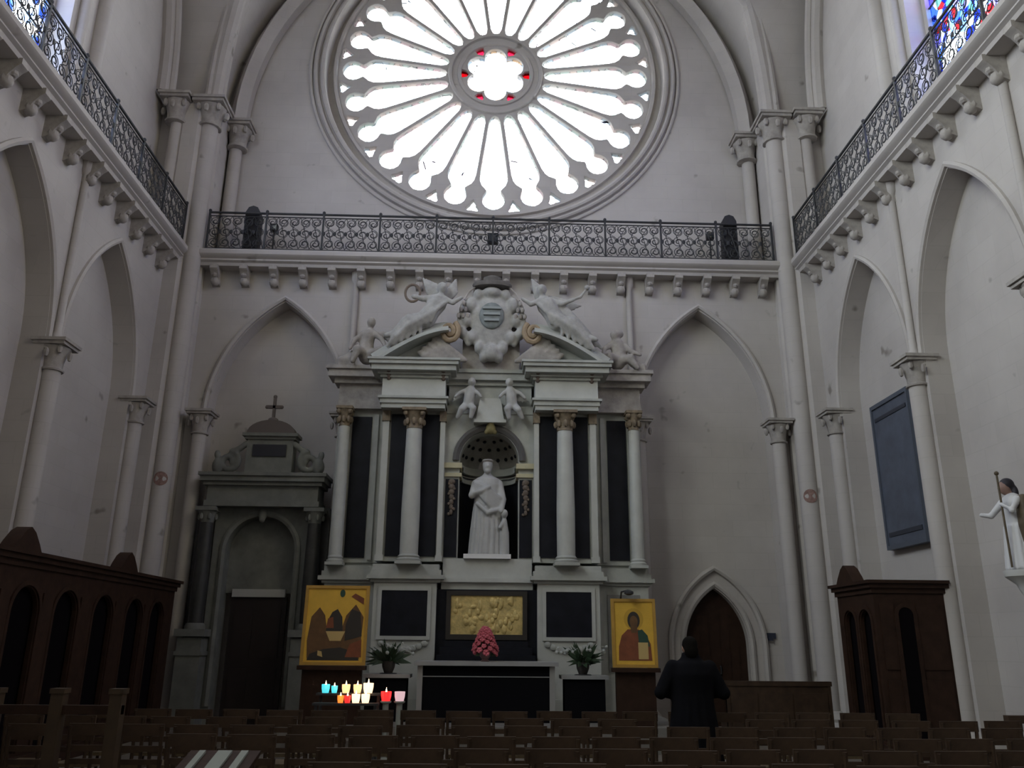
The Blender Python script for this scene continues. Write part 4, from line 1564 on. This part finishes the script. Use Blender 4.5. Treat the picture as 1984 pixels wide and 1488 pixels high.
for x, kd, lb in ((-1.42, 'red', 'red glass candle lamp on a pale post beside the votive stand'), (-1.22, 'rose', 'pale rose glass candle lamp on a pale post near the altar')):
    pz = .82
    ps = MB().lathe([(.085, 0), (.085, .03), (.045, .06), (.045, pz - .04), (.08, pz - .02), (.08, pz)], x, 13.0, 14).build('lamp_post', mat('pale_post', (0.3, 0.32, 0.29), 0.6), loc=(x, 13.0, 0))
    tag(ps, 'short pale post under the %s candle lamp' % ('red' if kd == 'red' else 'rose'), 'post')
    votive(x, 13.0, pz, kd, lb, .075, .13, lit=(kd == 'red'))

# ================================================================== doors and the left portal
d1 = thing('door_1', None, None, (DOOR_C, YB + 0.7, 0))
d1['kind'] = 'structure'
for s in sgn:
    lf_ = [(x, z) for x, z in pointed(DOOR_C, DOOR_H + .02, 0.0, 1.62, 2.85) if (x - DOOR_C) * s >= -1e-6]
    if s > 0:
        lf_ = [(DOOR_C, 0.0)] + lf_
    else:
        lf_ = lf_ + [(DOOR_C, 0.0)]
    lf = MB().prism(lf_, 1, YB + 0.66, YB + 0.72).build('door_leaf', WOOD, d1)
    for k in range(3):
        xx = DOOR_C + s * (0.12 + 0.2 * k)
        MB().box(xx - .008, xx + .008, YB + .645, YB + .66, 0.1, 2.3 - .35 * k).build('batten', WOOD, lf)
MB().tube([(DOOR_C + .08, YB + .64, 1.05), (DOOR_C + .08, YB + .6, 1.05), (DOOR_C + .08, YB + .6, 1.2), (DOOR_C + .08, YB + .64, 1.2)], .014, 6).build('handle', IRON, d1)
for e, dd in ((0.07, 0.05), (0.34, 0.09)):
    pth = [(x, YB + .45, z) for x, z in pointed(DOOR_C, DOOR_H + e, 0.0, 1.62, 2.83 + e * 1.25)]
    MB().sweep([(-.06, 0), (-.05, dd), (0, dd + .03), (.05, dd), (.06, 0)], pth, (0, -1, 0)).build('door_moulding', STONE, d1)

DKSTONE = mat('dark_portal_stone', (0.165, 0.17, 0.152), 0.85, var=0.25, scale=3, bump=0.2)  # dark grey stone with random mottling
DKMARB = mat('dark_portal_marble', (0.035, 0.035, 0.033), 0.5, var=0.3, scale=4)
PT = thing('side_portal', 'dark grey baroque doorway with cross on top in the left blind arch', 'portal', (-4.72, 17.9, 0))
pc = -4.72
YP = 17.72
plate('arched_front', [(pc - 1.0, 0), (pc + 1.0, 0), (pc + 1.0, 4.36), (pc - 1.0, 4.36)], [rounded(pc, .72, 0.02, 3.45)], lambda u, v, w: (u, YP + w, v), .4, DKSTONE, parent=PT)
pth = [(x, YP, z) for x, z in rounded(pc, .78, 0.4, 3.45)]
MB().sweep([(-.06, 0), (-.06, .04), (0, .07), (.06, .04), (.06, 0)], pth, (0, -1, 0)).build('arch_moulding', DKSTONE, PT)
MB().box(pc - .74, pc + .74, YP + .3, YP + .38, 2.6, 4.25).build('tympanum', DKSTONE, PT)
MB().box(pc - .56, pc + .54, YP + .22, YP + .3, 2.52, 2.68).build('lintel', mat('pale_lintel', (0.42, 0.42, 0.4), 0.7), PT)
dl = MB().box(pc - .58, pc + .58, YP + .28, YP + .34, 0, 2.52).build('door_leaf', mat('black_brown_door', (0.014, 0.008, 0.007), 0.6), PT)
for sx_ in sgn:
    for z0, z1 in ((.3, 1.1), (1.3, 2.3)):
        MB().box(pc + sx_ * .1, pc + sx_ * .48, YP + .262, YP + .28, z0, z1).build('door_panel', mat('black_brown_door', (0.014, 0.008, 0.007), 0.6), dl)
sculpt(MB().ell((pc, YP - .08, 4.2), (.1, .08, .12)).ell((pc, YP - .1, 4.1), (.07, .06, .08)), 'keystone', DKSTONE, PT, voxel=.025)
for s in sgn:
    x = pc + s * 1.12
    MB().lathe([(.15, 1.98), (.16, 2.6), (.135, 4.0)], x, YP - .16, 16).build('column', DKMARB, PT)
    MB().lathe([(.2, 1.86), (.2, 1.92), (.17, 1.98)], x, YP - .16, 16).build('column_base', DKSTONE, PT)
    k = MB().lathe([(.13, 4.0), (.15, 4.1), (.2, 4.24)], x, YP - .16, 14).box(x - .21, x + .21, YP - .37, YP + .02, 4.24, 4.32)
    for j in range(6):
        a = 2 * pi * j / 6
        k.ell((x + .17 * cos(a), YP - .16 + .17 * sin(a), 4.12), (.04, .04, .07), n=6, m=5)
    k.build('column_capital', DKSTONE, PT)
    pdm = MB().box(x - .24, x + .24, YP - .4, YP + .1, 0, 1.7)
    pdm.box(x - .3, x + .3, YP - .46, YP + .1, 1.72, 1.86).box(x - .3, x + .3, YP - .46, YP + .1, 0, .25).box(x - .27, x + .27, YP - .43, YP + .1, 1.36, 1.44)
    pdm.build('pedestal', DKSTONE, PT)
    MB().box(x - .28, x + .24 + .04, YP + .02, YP + .3, 0, 4.36).build('side_pier', DKMARB, PT)
en = MB()
moulding(en, pc - 1.2, pc + 1.2, YP - .3, ((4.34, 4.46, 0.0), (4.46, 4.78, -.04), (4.78, 4.86, .04), (4.86, 4.97, .1), (4.97, 5.04, .14)), YP + .4)
en.build('entablature', DKSTONE, PT)
at_ = MB().box(pc - .5, pc + .5, YP - .05, YP + .3, 5.04, 5.86)
moulding(at_, pc - .52, pc + .52, YP - .06, ((5.84, 5.9, .03), (5.9, 5.97, .08)), YP + .3)
at_.build('attic', DKSTONE, PT)
MB().box(pc - .36, pc + .36, YP - .08, YP - .04, 5.46, 5.72).build('plaque', mat('black_plaque', (0.012, 0.012, 0.02), 0.4), PT)
sg = [(pc + .52 * cos(pi * i / 14), 5.97 + .3 * sin(pi * i / 14)) for i in range(15)]
MB().prism(sg, 1, YP - .1, YP + .2).build('segmental_top', mat('dark_crest_stone', (0.12, 0.10, 0.09), 0.85), PT)
cx_ = MB().box(pc - .03, pc + .03, YP - .03, YP + .03, 6.2, 6.8).box(pc - .14, pc + .14, YP - .03, YP + .03, 6.55, 6.62).ell((pc, YP, 6.27), (.12, .1, .08))
for a, b in ((0, 6.82), (-.16, 6.585), (.16, 6.585)):
    cx_.ell((pc + a, YP, b), .045, n=8, m=5)
cx_.build('cross', mat('dark_crest_stone', (0.12, 0.10, 0.09), 0.85), PT)
for s in sgn:
    m = MB()
    pts = []
    for i in range(20):
        t = i / 19
        r = .24 * (1 - .75 * t)
        a = pi / 2 + t * 1.4 * 2 * pi
        pts.append((pc + s * (.86 + r * cos(a)), YP - .02, 5.34 + r * sin(a)))
    m.tube(pts, .07, 8)
    m.limb([(pc + s * .52, YP, 5.75), (pc + s * .68, YP, 5.62), (pc + s * .8, YP, 5.56)], [.07, .07, .08], 8)
    m.ell((pc + s * 1.08, YP - .02, 5.24), (.13, .12, .19)).ell((pc + s * 1.12, YP - .02, 5.5), (.07, .07, .1))
    sculpt(m, 'side_scroll', DKSTONE, PT, voxel=.028)


# ------------------------------------------------------------------ confessionals
CURT = mat('dark_curtain_and_shade', (0.005, 0.004, 0.005), 0.95, spec=0.05)


def confessional(s, xf, xw, y0, y1, h, bays, crests, label):
    """carcass against a side wall; front in the plane x = xf"""
    t = thing('confessional', label, 'confessional', ((xf + xw) / 2, (y0 + y1) / 2, 0), 'dark wooden confessionals')
    dx = .06 * s
    fmap = lambda u, v, w: (xf + s * w, u, v)
    holes = [rounded(c, hw, .25, zt - hw) for c, hw, zt in bays]
    fro = plate('front', [(y0, 0), (y1, 0), (y1, h - .12), (y0, h - .12)], holes, fmap, .06, WOOD, parent=t)
    for ya, yb in ((y0, y0 + .05), (y1 - .05, y1)):
        MB().box(xf + dx, xw, ya, yb, 0, h - .12).build('side_panel', WOOD, t)
    MB().box(xf + dx, xw, y0, y1, h - .18, h - .12).build('roof_board', WOOD, t)
    c = MB()
    for z0, z1, d in ((h - .2, h - .12, .03), (h - .12, h - .05, .07), (h - .05, h, .11)):
        c.box(xf - s * d, xw, y0 - d, y1 + d, z0, z1)
    c.build('cornice', WOOD, t)
    MB().box(xf - s * .04, xf, y0, y1, 0, .2).build('plinth', WOOD, t)
    for (cc, hw, zt) in bays:
        cur = MB()
        n = 14
        pts = [(xf + s * (.075 + .03 * (k % 2)), cc - hw - .03 + (2 * hw + .06) * k / n) for k in range(n + 1)]
        cur.prism(pts + [(a + s * .02, b) for a, b in reversed(pts)], 2, .2, zt + .02)
        cur.build('curtain', CURT, t)
        pth = [(xf, y, z) for y, z in rounded(cc, hw + .05, .25, zt - hw)]
        MB().sweep([(-.03, 0), (-.03, .025), (.03, .025), (.03, 0)], pth, (-s, 0, 0)).build('opening_moulding', WOOD, fro)
    for k in range(len(bays) - 1):
        ym = (bays[k][0] + bays[k + 1][0]) / 2
        hw = abs(bays[k + 1][0] - bays[k][0]) / 2 - bays[k][1] - .08
        if hw > .06:
            MB().box(xf - s * .02, xf, ym - hw, ym + hw, .45, h - .5).build('raised_panel', WOOD, fro)
    for yc in crests:
        poly = [(yc - .34, h), (yc + .34, h), (yc + .26, h + .1), (yc + .12, h + .24), (yc, h + .3), (yc - .12, h + .24), (yc - .26, h + .1)]
        MB().prism(poly, 0, xf - s * .08, xf + s * .12).build('crest', WOOD, t)
    return t


cfr = confessional(1, 6.2, 7.42, 13.37, 14.75, 2.66, [(13.72, .2, 2.2), (14.3, .2, 2.2)], [14.2], 'dark wooden confessional against the right wall under the slate panel')
# its near end, facing the viewer: frame, raised panels and a dark slab painting the shade of a narrow arched opening
for xa, xb in ((6.28, 6.5), (6.86, 7.3)):
    for za, zb in ((.35, 1.15), (1.3, 2.3)):
        MB().box(xa, xb, 13.35, 13.37, za, zb).build('raised_panel', WOOD, cfr)
MB().prism(rounded(6.68, .12, .25, 2.12), 1, 13.345, 13.37).build('opening_shade', CURT, cfr)
pth = [(x, 13.37, z) for x, z in rounded(6.68, .15, .25, 2.12)]
MB().sweep([(-.03, 0), (-.03, .035), (.03, .035), (.03, 0)], pth, (0, -1, 0)).build('opening_moulding', WOOD, cfr)
confessional(-1, -5.98, -7.3, 8.2, 16.6, 2.74, [(9.2, .33, 2.3), (10.25, .33, 2.3), (11.3, .33, 2.3), (12.4, .33, 2.3), (13.6, .33, 2.3), (14.8, .33, 2.3), (15.8, .3, 2.3)], [11.0, 14.2], 'long dark wooden confessional along the left wall')

# ------------------------------------------------------------------ slate panel on the right wall
SP = thing('slate_panel', 'tall blue-grey slate panel hung on the right wall above the confessional', 'panel', (7.9, 15.2, 3.4))
MB().box(7.84, 7.95, 14.5, 16.0, 3.42, 6.3).build('slab', SLATE, SP)
fr = MB()
for a, b, c_, d in ((14.5, 14.56, 3.42, 6.3), (15.94, 16.0, 3.42, 6.3), (14.56, 15.94, 6.22, 6.3), (14.56, 15.94, 3.42, 3.5)):
    fr.box(7.81, 7.84, a, b, c_, d)
fr.build('edge_frame', mat('slate_edge', (0.08, 0.095, 0.125), 0.5), SP)
MB().box(7.825, 7.84, 14.62, 15.88, 3.66, 3.74).build('lower_band', mat('slate_band', (0.03, 0.035, 0.05), 0.5), SP)
MB().box(7.825, 7.84, 14.62, 15.88, 5.95, 6.02).build('upper_band', mat('slate_band', (0.03, 0.035, 0.05), 0.5), SP)

# ------------------------------------------------------------------ polychrome statue on a bracket at the right
bx_, by_, bz_ = 7.14, 10.92, 2.6
RS = thing('wall_statue', 'white robed statue with dark hair on a bracket at the right edge', 'statue', (bx_, by_, bz_))
m = MB()
m.lathe([(.2, bz_ + .02), (.2, bz_ + .1), (.17, bz_ + .4), (.15, bz_ + .7), (.17, bz_ + .92), (.13, bz_ + 1.0), (.055, bz_ + 1.05)], bx_, by_, 16, sx=.8)
for k in range(8):
    a = pi / 2 + pi * (k + .5) / 8
    m.limb([(bx_ + .14 * cos(a), by_ + .16 * sin(a), bz_ + .6), (bx_ + .18 * cos(a), by_ + .2 * sin(a), bz_ + .05)], [.02, .035], 6)
m.limb([(bx_ - .04, by_ + .17, bz_ + .94), (bx_ - .14, by_ + .3, bz_ + .78), (bx_ - .24, by_ + .36, bz_ + .8)], [.055, .045, .032], 8)
m.limb([(bx_ - .04, by_ - .17, bz_ + .94), (bx_ - .18, by_ - .24, bz_ + .78), (bx_ - .22, by_ - .1, bz_ + .88)], [.055, .045, .032], 8)
sculpt(m, 'robe', mat('white_paint', (0.62, 0.62, 0.63), 0.6), RS, voxel=.016)
m = MB()
m.ell((bx_ - .05, by_ + .03, bz_ + 1.13), (.085, .08, .105)).ell((bx_ - .135, by_ + .035, bz_ + 1.12), (.022, .016, .022))
m.limb([(bx_, by_, bz_ + 1.0), (bx_ - .03, by_ + .02, bz_ + 1.1)], [.05, .05], 8)
sculpt(m, 'head', mat('painted_skin', (0.32, 0.2, 0.16), 0.6), RS, voxel=.012)
m = MB().ell((bx_ - .02, by_ + .03, bz_ + 1.17), (.095, .1, .095)).ell((bx_ + .04, by_ + .02, bz_ + 1.06), (.06, .1, .12))
sculpt(m, 'hair', mat('painted_dark_hair', (0.025, 0.022, 0.03), 0.6), RS, voxel=.014)
m = MB()
for k in range(5):
    m.limb([(bx_ + .02, by_ - .12 - .02 * k, bz_ + .95), (bx_ - .04, by_ - .2 - .02 * k, bz_ + .6), (bx_ + .02, by_ - .2 - .03 * k, bz_ + .1 + .05 * k)], [.06, .06, .05], 7)
sculpt(m, 'mantle', mat('brown_paint', (0.10, 0.075, 0.045), 0.7, var=0.3, scale=8), RS, voxel=.018)
MB().tube([(bx_ - .22, by_ - .1, bz_ + .05), (bx_ - .22, by_ - .1, bz_ + 1.3)], .014, 7).ell((bx_ - .22, by_ - .1, bz_ + 1.3), .03).build('staff', mat('brown_paint', (0.10, 0.075, 0.045), 0.7), RS)
br_ = MB().lathe([(.06, bz_ - .3), (.1, bz_ - .22), (.12, bz_ - .16), (.24, bz_ - .06), (.25, bz_ + .0), (.25, bz_ + .02)], bx_, by_, 16)
br_.box(bx_, XC + XS, by_ - .1, by_ + .1, bz_ - .24, bz_ - .04)
br_.build('bracket', mat('white_bracket', (0.55, 0.55, 0.53), 0.6), RS)

# ------------------------------------------------------------------ boxes and floodlights on the gallery
for xq, yq0, yq1, lb in ((486, 388, 478, 'tall dark box with rounded top on the left end of the back gallery'), (1418, 406, 498, 'tall dark box with rounded top on the right end of the back gallery')):
    top = px(xq, yq0, 1, 17.5)
    x = top.x
    zt = top.z
    w = .17
    pr = [(x - w, LEDGE), (x + w, LEDGE), (x + w, zt - .17), (x + w * .62, zt - .04), (x, zt), (x - w * .62, zt - .04), (x - w, zt - .17)]
    t = thing('gallery_loudspeaker', lb, 'loudspeaker', (x, 17.78, LEDGE), 'dark boxes on the back gallery')
    MB().prism(pr, 1, 17.75, 18.05).build('case', mat('black_case', (0.016, 0.016, 0.018), 0.6), t)
    MB().box(x - w * .78, x + w * .78, 17.735, 17.75, LEDGE + .12, zt - .26).build('grille', mat('grille_cloth', (0.022, 0.022, 0.024), 0.9), t)
for xq, yq, lb, sc in ((531, 441, 'small dark floodlight beside the left gallery box', 1), (1376, 457, 'small dark floodlight beside the right gallery box', 1), (955, 462, 'dark floodlight at the middle of the back gallery railing', 1.5)):
    p = px(xq, yq, 1, 17.9)
    t = thing('floodlight', lb, 'floodlight', (p.x, 17.95, LEDGE), 'floodlights on the back gallery')
    a = .085 * sc
    MB().box(p.x - a, p.x + a, 17.86, 18.0, p.z - a, p.z + a).build('housing', mat('black_case', (0.016, 0.016, 0.018), 0.6), t)
    MB().box(p.x - a * .8, p.x + a * .8, 17.85, 17.86, p.z - a * .8, p.z + a * .8).build('lens', mat('dark_lens', (0.05, 0.06, 0.07), 0.15), t)
    MB().tube([(p.x, 17.95, LEDGE), (p.x, 17.95, p.z - a)], .02, 6).box(p.x - .1, p.x + .1, 17.88, 18.02, LEDGE, LEDGE + .02).build('stem', IRON, t)

sgp = px(1491, 1232, 1, YB + .44)
ws = MB().box(sgp.x - .13, sgp.x + .13, YB + .41, YB + .448, sgp.z - .06, sgp.z + .06).box(sgp.x - .05, sgp.x + .05, YB + .36, YB + .41, sgp.z - .1, sgp.z - .02).build('wall_switch_box', mat('dark_blue_box', (0.03, 0.035, 0.06), 0.5), loc=(sgp.x, YB + .44, sgp.z))
tag(ws, 'small dark blue box fixed to the wall right of the pointed door', 'box')


# ================================================================== seating
def chair_proto():
    t = thing('church_chair', '', 'chair', (0, 0, 0), 'rush-seated church chairs in rows')
    sw, sd, sh, bh = .40, .38, .44, .90
    for sx_ in (-1, 1):
        MB().tube([(sx_ * (sw / 2 - .02), -sd / 2 - .05, 0), (sx_ * (sw / 2 - .02), -sd / 2, sh), (sx_ * (sw / 2 - .02), -sd / 2 - .06, bh)], .018, 6).build('leg', WOOD_M, t)
        MB().tube([(sx_ * (sw / 2 - .01), sd / 2, 0), (sx_ * (sw / 2 - .01), sd / 2, sh + .01)], .018, 6).build('leg', WOOD_M, t)
    st = MB()
    st.prism([(-sw / 2, -sd / 2), (sw / 2, -sd / 2), (sw / 2 + .02, sd / 2), (-sw / 2 - .02, sd / 2)], 2, sh - .015, sh + .02)
    st.build('seat', RUSH, t)
    y = lambda z: -sd / 2 - .06 * (z - sh) / (bh - sh)
    for z0, z1, nm in ((bh - .085, bh + .015, 'top_rail'), (bh - .22, bh - .17, 'back_slat'), (bh - .33, bh - .285, 'back_slat')):
        MB().box(-sw / 2 + .0, sw / 2 - .0, y(z0) - .012, y(z0) + .012, z0, z1).build(nm, WOOD_M, t)
    MB().box(-sw / 2, sw / 2, -sd / 2 - .02, -sd / 2, .16, .19).build('stretcher', WOOD_M, t)
    MB().box(-sw / 2, sw / 2, sd / 2 - .01, sd / 2 + .01, .2, .23).build('stretcher', WOOD_M, t)
    return t


ORD = ['first', 'second', 'third', 'fourth', 'fifth', 'sixth', 'seventh', 'eighth', 'ninth', 'tenth', 'eleventh', 'twelfth', 'thirteenth', 'fourteenth',
       'fifteenth', 'sixteenth', 'seventeenth', 'eighteenth', 'nineteenth', 'twentieth', 'twenty-first', 'twenty-second', 'twenty-third', 'twenty-fourth', 'twenty-fifth']
proto = chair_proto()
used = False
random.seed(5)
PERSON = (2.27, 9.45)
ROWS = [(10.2, -4.2, 5.2), (9.3, -4.6, 5.4), (8.45, -4.6, 5.4), (7.6, -2.4, 5.2), (6.75, -1.0, 4.6), (5.95, -.9, 4.2)]
for ri, (ry, xa, xb) in enumerate(ROWS):
    n = int((xb - xa) / .5)
    k = 0
    for i in range(n + 1):
        x = xa + i * .5 + random.uniform(-.02, .02)
        y = ry + random.uniform(-.06, .06)
        if abs(x - PERSON[0]) < .5 and abs(y - PERSON[1]) < .55:
            continue
        o = proto if not used else copy_tree(proto)
        used = True
        o.location = (x, y, 0)
        o.rotation_euler = (0, 0, random.uniform(-.05, .05))
        o['label'] = 'brown wooden church chair, %s row from the altar, %s from its left end' % (ORD[ri], ORD[k])
        k += 1


def pew(x0, x1, y, h, label, panelled, rz=0):
    t = thing('wooden_pew', label, 'pew', ((x0 + x1) / 2, y, 0), 'wooden pews on the right')
    if panelled:
        MB().box(x0, x1, y - .03, y + .03, .08, h - .08).build('back_board', WOOD_M, t)
        n = int((x1 - x0) / .5)
        for i in range(n):
            a = x0 + (x1 - x0) * (i + .12) / n
            b = x0 + (x1 - x0) * (i + .88) / n
            MB().box(a, b, y - .045, y - .03, .25, h - .2).build('back_panel', WOOD_M, t)
    else:
        MB().box(x0, x1, y - .02, y + .02, h - .32, h - .24).build('back_rail', WOOD_M, t)
    MB().box(x0 - .02, x1 + .02, y - .05, y + .05, h - .08, h).build('top_rail', WOOD_M, t)
    MB().box(x0, x1, y + .03, y + .43, .42, .46).build('seat', WOOD_M, t)
    for xx in (x0, x1 - .06):
        MB().box(xx, xx + .06, y - .04, y + .43, 0, .42).build('end_support', WOOD_M, t)
        MB().box(xx, xx + .06, y - .04, y + .04, .42, h - .08).build('end_post', WOOD_M, t)
    return t


pew(4.35, 6.25, 15.6, 1.03, 'long panelled wooden pew in front of the pointed door', True)
pew(5.8, 7.2, 9.6, .93, 'open-backed wooden pew by the right wall below the statue', False)
pew(5.7, 7.2, 7.6, .93, 'open-backed wooden pew nearest the viewer at lower right', False)

# wooden barrier at lower left
bt = thing('wooden_barrier', 'dark wooden post-and-rail barrier at lower left in front of the confessional', 'barrier', (-3.9, 7.4, 0))
for xx in (-4.62, -4.02, -3.5, -3.02):
    MB().box(xx - .05, xx + .05, 7.35, 7.45, 0, 1.22).box(xx - .06, xx + .06, 7.34, 7.46, 1.22, 1.26).build('post', mat('ochre_post', (0.042, 0.024, 0.010), 0.6, var=0.3, scale=5), bt)
MB().box(-4.67, -2.97, 7.37, 7.43, 1.06, 1.13).build('rail', WOOD, bt)
MB().box(-4.67, -2.97, 7.37, 7.43, .3, .37).build('rail', WOOD, bt)
# reading desk with pale booklets
rd = thing('reading_desk', 'small dark reading desk with pale booklets at the bottom left', 'desk', (-1.85, 6.3, 0))
MB().prism([(6.1, 0.74), (6.55, 0.86), (6.55, 0.89), (6.1, 0.77)], 0, -2.1, -1.6).build('desk_top', WOOD, rd)
MB().box(-1.9, -1.8, 6.28, 6.38, .05, .8).box(-2.1, -1.6, 6.1, 6.6, 0, .05).build('pedestal', WOOD, rd)
for k, (xx, lb) in enumerate(((-2.0, 'narrow pale booklet at the left of the reading desk'), (-1.84, 'wide pale booklet in the middle of the reading desk'), (-1.7, 'slim pale booklet at the right of the reading desk'))):
    w = (.022, .05, .025)[k]
    bk = MB().prism([(6.2, 0.799), (6.5, 0.879), (6.5, 0.897), (6.2, 0.817)], 0, xx - w, xx + w).build('booklet', mat('pale_paper', (0.22, 0.235, 0.21), 0.8), loc=(xx, 6.35, 0.840))
    tag(bk, lb, 'booklet', 'booklets on the reading desk')

# ------------------------------------------------------------------ the person in black, seen from behind
PX, PY = PERSON
SKIN = mat('skin', (0.30, 0.18, 0.13), 0.6)
pr_ = thing('person', 'person in a long black coat standing among the chairs, facing the altar', 'person', (PX, PY, 0))


def W(x, y, z):
    return (PX + x, PY + y, z)


m = MB()
# legs, trunk, arms, neck and head as one body
for s in sgn:
    m.limb([W(s * .1, 0, .92), W(s * .11, .02, .50), W(s * .11, -.01, .1)], [.095, .065, .045], 10)
    m.limb([W(s * .11, -.02, .07), W(s * .12, .16, .05)], [.05, .04], 8)
    sh, el, wr = W(s * .19, 0, 1.41), W(s * .33, .0, 1.16), W(s * .13, .21, 1.12)
    m.limb([sh, el, wr], [.06, .05, .035], 10)
    # hand: palm, four fingers of different length, thumb from the palm's side
    palm = Vector(W(s * .06, .25, 1.13))
    m.limb([wr, palm], [.032, .036], 8)
    for k, L in enumerate((.062, .072, .068, .052)):
        b = palm + Vector((-s * .01, .015, .03 - .02 * k))
        m.limb([b, b + Vector((-s * L * .6, .022, 0)), b + Vector((-s * L * .95, .0, -.008))], [.0105, .0095, .008], 6)
    tb = Vector(W(s * .09, .25, 1.155))
    m.limb([tb, tb + Vector((-s * .02, .02, .035)), tb + Vector((-s * .045, .012, .045))], [.0115, .010, .0085], 6)
m.limb([W(0, 0, .95), W(0, 0, 1.15), W(0, 0, 1.36), W(0, .0, 1.46), W(0, .01, 1.52)], [.13, .115, .12, .06, .05], 12)
m.limb([W(-.16, 0.01, 1.38), W(.16, 0.01, 1.38)], [.065, .065], 10)
m.ell(W(0, .02, 1.61), (.075, .095, .115))
m.ell(W(0, .115, 1.605), (.014, .022, .022))
m.ell(W(0, .1, 1.565), (.028, .012, .009))
for s in sgn:
    m.ell(W(s * .078, .01, 1.605), (.012, .022, .032))
    m.ell(W(s * .03, .1, 1.635), (.016, .012, .01))
body = sculpt(m, 'body', SKIN, pr_, voxel=.013, smooth=2)
m = MB()
m.ell(W(0, .0, 1.645), (.088, .098, .095)).ell(W(0, -.055, 1.58), (.08, .05, .09))
sculpt(m, 'hair', mat('dark_hair', (0.008, 0.007, 0.006), 0.9, spec=0.05), pr_, voxel=.014)
m = MB()
m.lathe([(.27, .42), (.25, .7), (.21, 1.0), (.2, 1.15), (.22, 1.34), (.17, 1.45), (.1, 1.5), (.085, 1.55), (.08, 1.57)], PX, PY, 20, sx=1.12, sy=.78)
for s in sgn:
    m.limb([W(s * .2, 0, 1.41), W(s * .345, .0, 1.15), W(s * .17, .19, 1.12)], [.085, .075, .055], 10)
for k in range(7):
    a = -pi / 2 + (k - 3) * .42
    m.limb([W(.2 * cos(a), .15 * sin(a), 1.1), W(.28 * cos(a), .2 * sin(a), .45)], [.02, .035], 6)
sculpt(m, 'coat', BLACK, pr_, voxel=.02)
for s in sgn:
    m = MB().limb([W(s * .1, 0, .9), W(s * .11, .02, .5), W(s * .11, -.01, .1)], [.105, .08, .07], 10)
    sculpt(m, 'trouser_leg', BLACK, pr_, voxel=.02)
    m = MB().limb([W(s * .11, -.04, .05), W(s * .12, .06, .05), W(s * .125, .18, .045)], [.05, .05, .042], 8).box(PX + s * .11 - .045, PX + s * .11 + .06, PY - .08, PY + .2, 0, .03)
    sculpt(m, 'shoe', mat('black_leather', (0.01, 0.01, 0.01), 0.4), pr_, voxel=.012)
